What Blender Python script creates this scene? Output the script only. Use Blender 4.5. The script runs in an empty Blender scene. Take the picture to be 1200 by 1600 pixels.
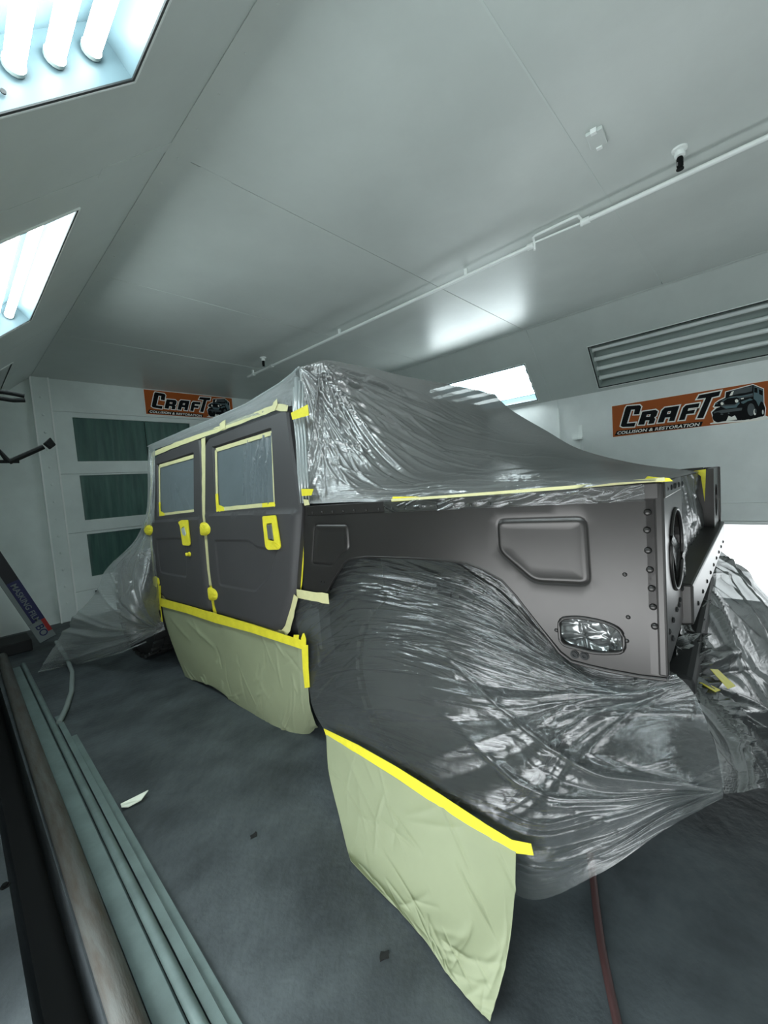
import bpy, math, random
import numpy as np
from mathutils import Vector, Matrix
from mathutils.geometry import delaunay_2d_cdt, tessellate_polygon

SC = bpy.context.scene
COL = SC.collection
rnd = random.Random(7)

# ------------------------------------------------------------------ camera
F_PX, EYE = 643.755, Vector((0.0, 0.0, 1.35))
YAW, PITCH, ROLL = (math.radians(a) for a in (46.589, -3.940, -4.244))
_f = Vector((math.sin(YAW) * math.cos(PITCH), math.cos(YAW) * math.cos(PITCH), math.sin(PITCH)))
_r = Vector((math.cos(YAW), -math.sin(YAW), 0))
_u = _r.cross(_f)
CR = math.cos(ROLL) * _r + math.sin(ROLL) * _u
CU = -math.sin(ROLL) * _r + math.cos(ROLL) * _u
cam_data = bpy.data.cameras.new('camera')
cam = bpy.data.objects.new('camera', cam_data)
COL.objects.link(cam)
cam_data.sensor_fit = 'VERTICAL'
cam_data.sensor_height = 24.0
cam_data.lens = 24.0 * F_PX / 1600.0
cam_data.clip_start = 0.02
cam.matrix_world = Matrix(((CR.x, CU.x, -_f.x, EYE.x), (CR.y, CU.y, -_f.y, EYE.y), (CR.z, CU.z, -_f.z, EYE.z), (0, 0, 0, 1)))
SC.camera = cam

# ------------------------------------------------------------------ world, exposure
world = bpy.data.worlds.new('world')
SC.world = world
world.use_nodes = True
wb = world.node_tree.nodes['Background']
wb.inputs[0].default_value = (0.80, 0.92, 0.95, 1)
wb.inputs[1].default_value = 0.4
SC.view_settings.view_transform = 'Standard'
SC.view_settings.look = 'None'
SC.view_settings.gamma = 1.0
SC.view_settings.use_curve_mapping = False
SC.view_settings.exposure = 0.64
SC.cycles.max_bounces = 14
SC.cycles.transparent_max_bounces = 24
SC.cycles.diffuse_bounces = 5
SC.cycles.glossy_bounces = 4
SC.cycles.caustics_reflective = False
SC.cycles.caustics_refractive = False
SC.cycles.sample_clamp_indirect = 6.0
TUBE_POWER = 14.0
DAY_POWER = 5.6

# ------------------------------------------------------------------ where a photographed point lies on a known plane of the room or truck
def ray(px, py):
    return CR * ((px - 600) / F_PX) - CU * ((py - 800) / F_PX) + _f

def on_plane(px, py, n, d):
    n = Vector(n); r = ray(px, py)
    return EYE + r * ((d - n.dot(EYE)) / n.dot(r))

def at_x(px, py, x): return on_plane(px, py, (1, 0, 0), x)
def at_y(px, py, y): return on_plane(px, py, (0, 1, 0), y)
def at_z(px, py, z): return on_plane(px, py, (0, 0, 1), z)

TH = math.atan(0.05)
TO = Vector((1.30, 0.22, 0.0))                       # rear left corner of the truck
TX = Vector((math.cos(TH), math.sin(TH), 0)); TY = Vector((-math.sin(TH), math.cos(TH), 0))
def loc(P):
    d = P - TO
    return Vector((d.dot(TX), d.dot(TY), d.z))
def wor(l): return TO + TX * l[0] + TY * l[1] + Vector((0, 0, l[2]))
def side(px, py, x=0.0):                             # truck coordinates: x across, y forward, z up
    return loc(on_plane(px, py, TX, TX.dot(TO) + x))
def flr(px, py, z=0.0): return loc(at_z(px, py, z))
LEAN, BELT = 0.14, 1.25
def leanx(z): return max(0.0, (z - BELT)) * LEAN
def door_pt(px, py):                                 # (y, z) on the folded door skin
    p = side(px, py)
    if p.z > BELT:
        n = TX - Vector((0, 0, LEAN))
        p = loc(on_plane(px, py, n, n.dot(TO) - LEAN * BELT))
    return (p.y, p.z)
def sd(pts): return [(p.y, p.z) for p in (side(*q) for q in pts)]
def dd(pts): return [door_pt(*q) for q in pts]

# ------------------------------------------------------------------ materials
def lin(c):
    return tuple(((v / 255.0) / 12.92 if v <= 10 else (((v / 255.0) + 0.055) / 1.055) ** 2.4) for v in c)

def mat(name, rgb, rough=0.5, metal=0.0, var=0.0, vscale=6.0, bump=0.0, bscale=60.0, spec=0.5, rgb2=None, stretch=None, coat=0.0):
    m = bpy.data.materials.new(name); m.use_nodes = True
    nt = m.node_tree; b = nt.nodes['Principled BSDF']
    c = lin(rgb)
    b.inputs['Base Color'].default_value = (*c, 1)
    b.inputs['Roughness'].default_value = rough
    b.inputs['Metallic'].default_value = metal
    b.inputs['Specular IOR Level'].default_value = spec
    b.inputs['Coat Weight'].default_value = coat
    tc = nt.nodes.new('ShaderNodeTexCoord')
    vec = tc.outputs['Object']
    if stretch:
        mp = nt.nodes.new('ShaderNodeMapping'); mp.inputs['Scale'].default_value = stretch
        nt.links.new(vec, mp.inputs['Vector']); vec = mp.outputs[0]
    if var > 0 or rgb2:
        n = nt.nodes.new('ShaderNodeTexNoise'); n.inputs['Scale'].default_value = vscale
        n.inputs['Detail'].default_value = 8; n.inputs['Roughness'].default_value = 0.62
        nt.links.new(vec, n.inputs['Vector'])
        rp = nt.nodes.new('ShaderNodeValToRGB')
        c2 = lin(rgb2) if rgb2 else tuple(x * (1 + var) for x in c)
        c1 = c if rgb2 else tuple(x * (1 - var) for x in c)
        rp.color_ramp.elements[0].color = (*c1, 1); rp.color_ramp.elements[1].color = (*c2, 1)
        rp.color_ramp.elements[0].position = 0.36; rp.color_ramp.elements[1].position = 0.66
        nt.links.new(n.outputs['Fac'], rp.inputs[0]); nt.links.new(rp.outputs[0], b.inputs['Base Color'])
    if bump > 0:
        n2 = nt.nodes.new('ShaderNodeTexNoise'); n2.inputs['Scale'].default_value = bscale; n2.inputs['Detail'].default_value = 5
        nt.links.new(vec, n2.inputs['Vector'])
        bp = nt.nodes.new('ShaderNodeBump'); bp.inputs['Strength'].default_value = bump; bp.inputs['Distance'].default_value = 0.01
        nt.links.new(n2.outputs['Fac'], bp.inputs['Height']); nt.links.new(bp.outputs[0], b.inputs['Normal'])
    return m

def emit_mat(name, rgb, strength):
    m = bpy.data.materials.new(name); m.use_nodes = True
    nt = m.node_tree; nt.nodes.remove(nt.nodes['Principled BSDF'])
    e = nt.nodes.new('ShaderNodeEmission'); e.inputs[0].default_value = (*rgb, 1); e.inputs[1].default_value = strength
    nt.links.new(e.outputs[0], nt.nodes['Material Output'].inputs[0])
    return m

def film_mat(name, lo=0.22, hi=0.85, body=0.45, rough=0.16, tint=(0.90, 0.93, 0.93), bump=0.5, scale=(3.0, 22.0, 1.0), white=(0.62, 0.66, 0.66), gloss=0.9):
    """thin clear polythene: see-through, with a glossy skin and a little milky body"""
    m = bpy.data.materials.new(name); m.use_nodes = True
    nt = m.node_tree; nt.nodes.remove(nt.nodes['Principled BSDF'])
    N = nt.nodes.new; L = nt.links.new
    uv = N('ShaderNodeUVMap')
    mp = N('ShaderNodeMapping'); mp.inputs['Scale'].default_value = scale
    L(uv.outputs[0], mp.inputs['Vector'])
    n1 = N('ShaderNodeTexNoise'); n1.inputs['Scale'].default_value = 3.0; n1.inputs['Detail'].default_value = 7; n1.inputs['Roughness'].default_value = 0.6
    n1.inputs['Distortion'].default_value = 0.6
    L(mp.outputs[0], n1.inputs['Vector'])
    v = N('ShaderNodeTexVoronoi'); v.inputs['Scale'].default_value = 26.0; v.feature = 'DISTANCE_TO_EDGE'
    L(uv.outputs[0], v.inputs['Vector'])
    add = N('ShaderNodeMath'); add.operation = 'MULTIPLY_ADD'; add.inputs[1].default_value = 0.35
    L(v.outputs['Distance'], add.inputs[0]); L(n1.outputs['Fac'], add.inputs[2])
    bp = N('ShaderNodeBump'); bp.inputs['Strength'].default_value = bump; bp.inputs['Distance'].default_value = 0.012
    L(add.outputs[0], bp.inputs['Height'])
    lw = N('ShaderNodeLayerWeight'); lw.inputs['Blend'].default_value = 0.35
    L(bp.outputs[0], lw.inputs['Normal'])
    mr = N('ShaderNodeMapRange'); mr.inputs['To Min'].default_value = lo; mr.inputs['To Max'].default_value = hi
    L(lw.outputs['Facing'], mr.inputs['Value'])
    tr = N('ShaderNodeBsdfTransparent'); tr.inputs[0].default_value = (*tint, 1)
    gl = N('ShaderNodeBsdfGlossy'); gl.inputs['Roughness'].default_value = rough; gl.inputs[0].default_value = (gloss, gloss, gloss, 1)
    L(bp.outputs[0], gl.inputs['Normal'])
    di = N('ShaderNodeBsdfDiffuse'); di.inputs[0].default_value = (*white, 1); L(bp.outputs[0], di.inputs['Normal'])
    tl = N('ShaderNodeBsdfTranslucent'); tl.inputs[0].default_value = (*white, 1)
    md = N('ShaderNodeMixShader'); md.inputs[0].default_value = 0.4; L(di.outputs[0], md.inputs[1]); L(tl.outputs[0], md.inputs[2])
    mg = N('ShaderNodeMixShader'); mg.inputs[0].default_value = body; L(gl.outputs[0], mg.inputs[1]); L(md.outputs[0], mg.inputs[2])
    mx = N('ShaderNodeMixShader'); L(mr.outputs[0], mx.inputs[0]); L(tr.outputs[0], mx.inputs[1]); L(mg.outputs[0], mx.inputs[2])
    L(mx.outputs[0], nt.nodes['Material Output'].inputs[0])
    return m

M = dict(
    ceil=mat('ceiling_paint', (204, 210, 206), rough=0.33, var=0.05, vscale=1.6, bump=0.04, bscale=25),
    wall=mat('white_wall_paint', (236, 240, 238), rough=0.45, var=0.05, vscale=2.2, bump=0.05, bscale=30),
    endwall=mat('end_wall_paint', (220, 229, 225), rough=0.5, var=0.07, vscale=2.0, bump=0.05, bscale=30),
    floor=mat('painted_concrete', (48, 54, 57), rough=0.6, rgb2=(80, 87, 90), vscale=3.2, bump=0.4, bscale=26),
    dark=mat('black_gap_shade_and_flakes', (16, 18, 18), rough=0.8),
    seam=mat('seam_sealer', (205, 212, 208), rough=0.5),
    greenpane=mat('green_masked_pane', (52, 86, 79), rough=0.45, rgb2=(72, 108, 98), vscale=3.0, stretch=(6, 6, 0.6), bump=0.2, bscale=8),
    body=mat('satin_charcoal_paint', (66, 64, 63), rough=0.34, metal=0.72, var=0.05, vscale=3, spec=0.5),
    primer=mat('matte_charcoal_primer', (66, 65, 66), rough=0.52, var=0.05, vscale=3, spec=0.35),
    under=mat('underbody_black', (26, 27, 28), rough=0.7),
    cabdark=mat('cab_dark_paint', (58, 60, 61), rough=0.6),
    rubber=mat('tyre_rubber', (24, 25, 25), rough=0.75, bump=0.2, bscale=40),
    steel=mat('bright_screw_steel', (150, 150, 150), rough=0.3, metal=1.0),
    yellow=mat('yellow_masking_tape', (230, 218, 54), rough=0.55, var=0.06, vscale=20, bump=0.25, bscale=60),
    cream=mat('cream_masking_tape', (206, 202, 152), rough=0.6, var=0.05, vscale=20, bump=0.2, bscale=60),
    paper=mat('green_masking_paper', (140, 147, 118), rough=0.6, var=0.03, vscale=5, bump=0.12, bscale=9),
    wfilm=mat('grey_window_film', (98, 108, 112), rough=0.32, var=0.06, vscale=4, bump=0.2, bscale=8),
    foil=mat('crumpled_film_pocket', (146, 148, 148), rough=0.22, metal=0.7, bump=0.25, bscale=14),
    white=mat('white_pipe_paint', (240, 244, 241), rough=0.3),
    housing=mat('lit_box_darkened_enamel', (92, 112, 118), rough=0.4),
    gasket=mat('black_gasket', (30, 34, 34), rough=0.6),
    deadtube=mat('unlit_tube_glass', (236, 240, 238), rough=0.15, coat=0.5),
    greyreflector=mat('grey_reflector', (168, 178, 174), rough=0.35),
    orange=mat('burnt_orange_vinyl', (172, 88, 36), rough=0.5, spec=0.15),
    ink=mat('black_print', (20, 21, 23), rough=0.6, spec=0.1),
    inkwhite=mat('white_print', (250, 248, 240), rough=0.5, spec=0.15),
    inkteal=mat('blue_grey_print', (92, 114, 120), rough=0.5, spec=0.15),
    inkgrey=mat('mid_grey_print', (52, 62, 66), rough=0.45),
    blackmetal=mat('black_metal', (10, 13, 13), rough=0.8, spec=0.2),
    navy=mat('navy_carton', (22, 24, 72), rough=0.55),
    carton=mat('grey_carton', (112, 120, 120), rough=0.6),
    cartonred=mat('red_carton_print', (150, 30, 24), rough=0.55),
    cartondark=mat('dark_carton', (22, 24, 30), rough=0.6),
    rusty=mat('rust_flecked_pipe', (80, 82, 79), rough=0.6, rgb2=(64, 58, 51), vscale=6, stretch=(6, 1, 6), bump=0.2, bscale=30),
    galv=mat('dusty_galvanised_steel', (98, 114, 112), rough=0.5, var=0.15, vscale=7, bump=0.12, bscale=20),
    hose=mat('red_air_hose', (70, 46, 45), rough=0.55),
    greyhose=mat('grey_ribbed_hose', (126, 136, 134), rough=0.6),
    scrap=mat('white_scrap_plastic', (216, 222, 206), rough=0.5),
    tube=emit_mat('lit_tube', (0.86, 0.98, 1.0), TUBE_POWER),
    day=emit_mat('unseen_pane_daylight', (0.92, 0.98, 1.0), DAY_POWER),
    dayfar=emit_mat('daylit_far_opening', (0.92, 0.98, 1.0), 2.4),
    film=film_mat('clear_masking_film', lo=0.14, hi=0.78, body=0.24, rough=0.17, bump=0.26, gloss=0.72, scale=(1.4, 30.0, 1.0)),
    strand=film_mat('bunched_film', lo=0.62, hi=0.95, body=0.7, rough=0.2, white=(0.75, 0.8, 0.8)),
    filmrail=film_mat('clear_film_on_rail', lo=0.05, hi=0.55, body=0.05, rough=0.10, bump=0.2),
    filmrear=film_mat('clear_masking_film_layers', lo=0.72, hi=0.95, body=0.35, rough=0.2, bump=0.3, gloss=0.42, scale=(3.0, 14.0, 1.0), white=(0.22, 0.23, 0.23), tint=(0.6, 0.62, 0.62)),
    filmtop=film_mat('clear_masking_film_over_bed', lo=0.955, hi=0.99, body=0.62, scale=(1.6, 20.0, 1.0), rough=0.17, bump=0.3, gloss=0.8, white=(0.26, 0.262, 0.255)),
    filmfront=film_mat('clear_masking_film_front', lo=0.30, hi=0.85, body=0.65, rough=0.2),
    glass=mat('dark_glass', (30, 36, 38), rough=0.1),
)

# ------------------------------------------------------------------ object helpers
def link(name, mesh, parent=None, material=None, smooth=None, kind=None):
    o = bpy.data.objects.new(name, mesh); COL.objects.link(o)
    if material and not mesh.materials: mesh.materials.append(material)
    if smooth is not None:
        mesh.polygons.foreach_set('use_smooth', [True] * len(mesh.polygons))
        if smooth < 179: mesh.set_sharp_from_angle(angle=math.radians(smooth))
    if parent: o.parent = parent
    if kind: o['kind'] = kind
    return o

def tag(o, label, cat, group=None):
    o['label'] = label; o['category'] = cat
    if group: o['group'] = group
    return o

def empty(name, at=(0, 0, 0), rz=0.0, kind=None):
    o = bpy.data.objects.new(name, None); COL.objects.link(o)
    o.location = at; o.rotation_euler = (0, 0, rz); o.empty_display_size = 0.1
    if kind: o['kind'] = kind
    return o

def on_truck(o):                                      # same frame as the truck, but not its child
    o.location = TO; o.rotation_euler = (0, 0, TH); return o

class MB:
    def __init__(s): s.v = []; s.f = []
    def add(s, vs, fs):
        b = len(s.v); s.v += [tuple(v) for v in vs]; s.f += [tuple(i + b for i in f) for f in fs]; return s
    def box(s, a, b):
        (x0, y0, z0), (x1, y1, z1) = a, b
        vs = [(x0, y0, z0), (x1, y0, z0), (x1, y1, z0), (x0, y1, z0), (x0, y0, z1), (x1, y0, z1), (x1, y1, z1), (x0, y1, z1)]
        return s.add(vs, [(0, 3, 2, 1), (4, 5, 6, 7), (0, 1, 5, 4), (1, 2, 6, 5), (2, 3, 7, 6), (3, 0, 4, 7)])
    def hexa(s, q0, q1):                              # two matching loops of points, capped
        n = len(q0)
        fs = [tuple(range(n))[::-1], tuple(range(n, 2 * n))]
        fs += [(i, (i + 1) % n, n + (i + 1) % n, n + i) for i in range(n)]
        return s.add(list(q0) + list(q1), fs)
    def tube(s, path, r, n=10, caps=True):
        P = [Vector(p) for p in path]; rings = []
        up = Vector((0, 0, 1))
        for i, p in enumerate(P):
            t = (P[min(i + 1, len(P) - 1)] - P[max(i - 1, 0)]).normalized()
            a = t.cross(up if abs(t.z) < 0.95 else Vector((1, 0, 0))).normalized(); b = t.cross(a)
            rr = r[i] if isinstance(r, (list, tuple)) else r
            rings.append([p + (a * math.cos(k * 2 * math.pi / n) + b * math.sin(k * 2 * math.pi / n)) * rr for k in range(n)])
        vs = [v for q in rings for v in q]; fs = []
        for i in range(len(P) - 1):
            for k in range(n):
                fs.append((i * n + k, i * n + (k + 1) % n, (i + 1) * n + (k + 1) % n, (i + 1) * n + k))
        if caps: fs += [tuple(range(n))[::-1], tuple((len(P) - 1) * n + k for k in range(n))]
        return s.add(vs, fs)
    def lathe(s, prof, at=(0, 0, 0), axis='z', n=20):  # prof: (radius, height)
        at = Vector(at); vs = []
        for r, h in prof:
            for k in range(n):
                a = 2 * math.pi * k / n; c, d = r * math.cos(a), r * math.sin(a)
                vs.append(at + (Vector((c, d, h)) if axis == 'z' else Vector((h, c, d)) if axis == 'x' else Vector((c, h, d))))
        fs = []
        for i in range(len(prof) - 1):
            for k in range(n): fs.append((i * n + k, i * n + (k + 1) % n, (i + 1) * n + (k + 1) % n, (i + 1) * n + k))
        if prof[0][0] > 1e-5: fs.append(tuple(range(n))[::-1])
        if prof[-1][0] > 1e-5: fs.append(tuple((len(prof) - 1) * n + k for k in range(n)))
        return s.add(vs, fs)
    def poly(s, pts2, to3, holes=(), thick=None):     # flat polygon with holes, mapped by to3(a, b, depth)
        loops = [[Vector((p[0], p[1], 0)) for p in q] for q in (pts2, *holes)]
        flat = [p for q in loops for p in q]
        tris = tessellate_polygon(loops)
        s.add([to3(p.x, p.y, 0) for p in flat], tris)
        if thick:
            s.add([to3(p.x, p.y, thick) for p in flat], [t[::-1] for t in tris])
            for q in loops:
                n = len(q)
                s.add([to3(p.x, p.y, 0) for p in q] + [to3(p.x, p.y, thick) for p in q], [(i, (i + 1) % n, n + (i + 1) % n, n + i) for i in range(n)])
        return s
    def mesh(s, name):
        m = bpy.data.meshes.new(name); m.from_pydata(s.v, [], s.f); m.validate()
        import bmesh
        b = bmesh.new(); b.from_mesh(m)
        bmesh.ops.remove_doubles(b, verts=b.verts, dist=1e-6)
        bmesh.ops.recalc_face_normals(b, faces=b.faces); b.to_mesh(m); b.free()
        return m
    def build(s, name, material, parent=None, smooth=None, kind=None, bevel=0.0):
        o = link(name, s.mesh(name), parent, material, smooth, kind)
        if bevel:
            md = o.modifiers.new('edge', 'BEVEL'); md.width = bevel; md.segments = 2; md.limit_method = 'ANGLE'; md.angle_limit = 0.6
        return o

def bx(name, a, b, material, parent=None, kind=None, bevel=0.0):
    return MB().box(a, b).build(name, material, parent, None, kind, bevel)

def rounded(pts, r, n=5):
    out = []; k = len(pts)
    for i in range(k):
        p0, p, p1 = (np.array(pts[(i + d) % k], float) for d in (-1, 0, 1))
        a, b = p0 - p, p1 - p
        rr = r[i] if isinstance(r, (list, tuple)) else r
        d = min(rr, 0.48 * np.linalg.norm(a), 0.48 * np.linalg.norm(b))
        if d < 1e-4: out.append(tuple(p)); continue
        q0, q1 = p + a / np.linalg.norm(a) * d, p + b / np.linalg.norm(b) * d
        for t in np.linspace(0, 1, n): out.append(tuple((1 - t) ** 2 * q0 + 2 * t * (1 - t) * p + t * t * q1))
    return out

def resample(pts, step, closed=True):
    P = [np.array(p, float) for p in pts]; out = []
    for i in range(len(P) if closed else len(P) - 1):
        a, b = P[i], P[(i + 1) % len(P)]; n = max(1, int(np.ceil(np.linalg.norm(b - a) / step)))
        out += [tuple(a + (b - a) * k / n) for k in range(n)]
    if not closed: out.append(tuple(P[-1]))
    return out

def inside(pts, poly):
    P = np.asarray(pts, float); q = np.asarray(poly, float); c = np.zeros(len(P), bool)
    for i in range(len(q)):
        a, b = q[i], q[i - 1]
        if a[1] == b[1]: continue
        c ^= ((a[1] > P[:, 1]) != (b[1] > P[:, 1])) & (P[:, 0] < (b[0] - a[0]) * (P[:, 1] - a[1]) / (b[1] - a[1]) + a[0])
    return c

def dist(pts, poly, closed=True):
    P = np.asarray(pts, float); q = np.asarray(poly, float); d = np.full(len(P), 9.0)
    for i in range(0 if closed else 1, len(q)):
        a, b = q[i - 1], q[i]; ab = b - a
        t = np.clip(((P - a) @ ab) / max(1e-12, ab @ ab), 0, 1)
        d = np.minimum(d, np.linalg.norm(P - a - t[:, None] * ab, axis=1))
    return d

def sheet(name, outer, xf, material, parent=None, holes=(), step=0.03, lines=(), rings=(), thick=0.02, smooth=40):
    """pressed panel in (y, z): outline, holes, fold lines and relief rings, depth from xf(points) -> x"""
    pts = []; edges = []
    for q in (outer, *holes):
        q = resample(q, step); b = len(pts); pts += q
        edges += [(b + i, b + (i + 1) % len(q)) for i in range(len(q))]
    bound = [resample(q, step) for q in (outer, *holes)]
    extra = []
    for q, ws in rings:
        q = np.array(resample(q, 0.018)); tv = np.roll(q, -1, 0) - np.roll(q, 1, 0)
        nv = np.stack([tv[:, 1], -tv[:, 0]], 1) / np.maximum(1e-9, np.linalg.norm(tv, axis=1))[:, None]
        for w in ws: extra += [tuple(p) for p in q + nv * w]
    for a, b in lines: extra += resample([a, b], step, False)
    O = np.array(outer); lo, hi = O.min(0), O.max(0)
    g = np.stack(np.meshgrid(np.arange(lo[0], hi[0], step), np.arange(lo[1], hi[1], step)), -1).reshape(-1, 2)
    if extra:
        E_ = np.array(extra); keep = np.ones(len(g), bool)
        for k in range(0, len(g), 500):
            keep[k:k + 500] = (np.linalg.norm(g[k:k + 500, None] - E_[None], axis=2).min(1) > step * 0.5)
        g = g[keep]; g = np.vstack([E_, g])
    ok = inside(g, outer)
    for h in holes: ok &= ~inside(g, h)
    for q in bound: ok &= dist(g, q) > step * 0.25
    pts += [tuple(p) for p in g[ok]]
    vs, es, fs, *_ = delaunay_2d_cdt([Vector(p) for p in pts], edges, [], 0, 1e-5)
    V = np.array([(v.x, v.y) for v in vs]); T = np.array([tuple(f) for f in fs])
    C = V[T].mean(1); k = inside(C, outer)
    for h in holes: k &= ~inside(C, h)
    T = T[k]; X = xf(V)
    m = bpy.data.meshes.new(name)
    m.from_pydata([(X[i], V[i, 0], V[i, 1]) for i in range(len(V))], [], [tuple(int(j) for j in t) for t in T])
    import bmesh
    b = bmesh.new(); b.from_mesh(m)
    bmesh.ops.delete(b, geom=[v for v in b.verts if not v.link_faces], context='VERTS')
    bmesh.ops.recalc_face_normals(b, faces=b.faces)
    if sum(f.normal.x * f.calc_area() for f in b.faces) > 0: bmesh.ops.reverse_faces(b, faces=b.faces)
    if thick:
        ex = bmesh.ops.extrude_edge_only(b, edges=[e for e in b.edges if e.is_boundary])
        bmesh.ops.translate(b, verts=[v for v in ex['geom'] if isinstance(v, bmesh.types.BMVert)], vec=(thick, 0, 0))
        bmesh.ops.recalc_face_normals(b, faces=b.faces)
    b.to_mesh(m); b.free()
    return link(name, m, parent, material, smooth)

def ribbon(name, pts, w, material, parent=None, xoff=-0.004, plane=None, t=0.0012, ragged=0.0):
    """tape along (y, z) points lying on plane(z) of the truck side"""
    P = [np.array(p, float) for p in pts]; n = len(P); up = []; dn = []
    for i in range(n):
        tv = P[min(i + 1, n - 1)] - P[max(i - 1, 0)]; tv /= np.linalg.norm(tv); nv = np.array([-tv[1], tv[0]])
        ww = (w[i] if isinstance(w, (list, tuple)) else w) * (1 + ragged * rnd.uniform(-1, 1))
        up.append(P[i] + nv * ww / 2); dn.append(P[i] - nv * ww / 2)
    fx = plane or (lambda y, z: leanx(z))
    mb = MB()
    for i in range(n - 1):
        q = [up[i], up[i + 1], dn[i + 1], dn[i]]
        mb.hexa([(fx(*p) + xoff, p[0], p[1]) for p in q], [(fx(*p) + xoff - t, p[0], p[1]) for p in q])
    return mb.build(name, material, parent)

def patch(name, poly, material, parent=None, xoff=-0.004, t=0.0015, plane=None):
    fx = plane or (lambda y, z: leanx(z))
    return MB().poly(poly, lambda a, b, d: (fx(a, b) + xoff - d, a, b), thick=t).build(name, material, parent)

# ------------------------------------------------------------------ soft sheets: control points -> smooth grid -> creases
def cr_rows(G, n):
    k = len(G); out = []
    for t in np.linspace(0, k - 1, n):
        i = min(int(t), k - 2); f = t - i
        p0, p1, p2, p3 = G[max(i - 1, 0)], G[i], G[i + 1], G[min(i + 2, k - 1)]
        if i == 0: p0 = 2 * p1 - p2
        if i + 2 > k - 1: p3 = 2 * p2 - p1
        out.append(0.5 * (2 * p1 + (p2 - p0) * f + (2 * p0 - 5 * p1 + 4 * p2 - p3) * f * f + (3 * p1 - p0 - 3 * p2 + p3) * f ** 3))
    return np.array(out)

def creases(U, V, Lu, Lv, spec, seed):
    r = np.random.RandomState(seed); H = np.zeros_like(U); X, Y = U * Lu, V * Lv
    for s in spec:
        for _ in range(s['n']):
            if 'c' in s:                               # radiating from a gather
                cx, cy = s['c'][0] * Lu, s['c'][1] * Lv
                a = math.radians(r.uniform(*s['ang'])); r0 = r.uniform(*s.get('r0', (0.0, 0.05))); ln = r.uniform(*s['len'])
                ax, ay = cx + math.cos(a) * r0, cy + math.sin(a) * r0
            else:
                u0, u1, v0, v1 = s['reg']
                ax, ay = r.uniform(u0, u1) * Lu, r.uniform(v0, v1) * Lv
                a = math.radians(r.normal(s['ang'], s.get('spread', 8))); ln = r.uniform(*s['len'])
                ax -= math.cos(a) * ln / 2; ay -= math.sin(a) * ln / 2
            dx, dy = math.cos(a), math.sin(a); bend = r.normal(0, s.get('bend', 0.05))
            t = ((X - ax) * dx + (Y - ay) * dy) / ln
            d = -(X - ax) * dy + (Y - ay) * dx + bend * ln * t * (1 - t)
            w = r.uniform(*s['w']); wt = w * (0.5 + t) if 'c' in s else w
            wt = np.maximum(wt, w * 0.4)
            fade = np.where((t > 0) & (t < 1), np.sin(np.pi * np.clip(t, 0, 1)) ** 0.6, 0)
            H += r.uniform(0.35, 1.0) * s['amp'] * (1 if r.rand() < s.get('pos', 0.65) else -0.8) * fade / (1 + (d / wt) ** 2) ** 1.5
    return H

def soft(name, rows, nu, nv, material, spec=(), seed=1, out=(-1, 0, 0), parent=None, wave=0.0, thick=0.0, trim=None, hem=0.0):
    G = np.array([[tuple(p) for p in r] for r in rows], float)
    A = cr_rows(G, nv)
    P = np.array([cr_rows(A[i], nu) for i in range(nv)])
    Lu = np.linalg.norm(np.diff(P[nv // 2], axis=0), axis=1).sum(); Lv = np.linalg.norm(np.diff(P[:, nu // 2], axis=0), axis=1).sum()
    du = np.gradient(P, axis=1); dv = np.gradient(P, axis=0); Nn = np.cross(du, dv)
    Nn /= np.maximum(1e-9, np.linalg.norm(Nn, axis=2))[..., None]
    if (Nn @ np.array(out, float)).mean() < 0: Nn = -Nn
    U, V = np.meshgrid(np.linspace(0, 1, nu), np.linspace(0, 1, nv))
    H = creases(U, V, Lu, Lv, spec, seed)
    if wave:
        r = np.random.RandomState(seed + 5)
        for _ in range(7):
            a = r.uniform(0, 6.28); k = r.uniform(5, 16)
            H += wave / 3 * np.sin((U * Lu * math.cos(a) + V * Lv * math.sin(a)) * k + r.uniform(0, 6))
    P = P + Nn * H[..., None]
    if hem: P[-1, :, :] += np.array([0, 0, 1.0]) * (np.interp(np.linspace(0, 1, nu), np.linspace(0, 1, 14), np.random.RandomState(seed).uniform(-hem, hem, 14)))[:, None]
    vs = P.reshape(-1, 3)
    idx = np.arange(nu * nv).reshape(nv, nu)
    F = np.stack([idx[:-1, :-1], idx[:-1, 1:], idx[1:, 1:], idx[1:, :-1]], -1).reshape(-1, 4)
    m = bpy.data.meshes.new(name); m.from_pydata(vs.tolist(), [], F.tolist())
    uvl = m.uv_layers.new(name='UVMap')
    uvs = np.stack([U * Lu, V * Lv], -1).reshape(-1, 2)[F.reshape(-1)]
    uvl.data.foreach_set('uv', uvs.reshape(-1).astype(np.float32))
    o = link(name, m, parent, material, 180)
    if thick:
        md = o.modifiers.new('gauge', 'SOLIDIFY'); md.thickness = thick; md.offset = 0
    return o

# ------------------------------------------------------------------ room shell
ZC, XCL, XCR, YE, YB, XWL, XWR = 2.85, 0.805, 4.352, 6.10, -1.60, -0.25, 4.965
AL, AR = math.radians(41), math.radians(48)
SEAMS = [YB, 0.66, 1.89, 3.20, 4.52, YE]

floor = empty('floor', kind='structure')
MB().box((0.15, YB, -0.3), (XWR + 0.2, YE + 0.2, 0)).build('floor_slab', M['floor'], floor)
MB().hexa([(XWL, YB, -0.3), (0.05, YB, -0.3), (0.02, YB, -0.02), (XWL, YB, -0.02)], [(XWL, YE, -0.3), (0.05, YE, -0.3), (0.02, YE, -0.02), (XWL, YE, -0.02)]).build('ledge', M['floor'], floor)
MB().box((0.02, YB, -0.34), (0.2, YE, -0.3)).build('gutter_bottom', M['dark'], floor)  # bottom coloured near-black so the slot reads as deep shade

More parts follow.
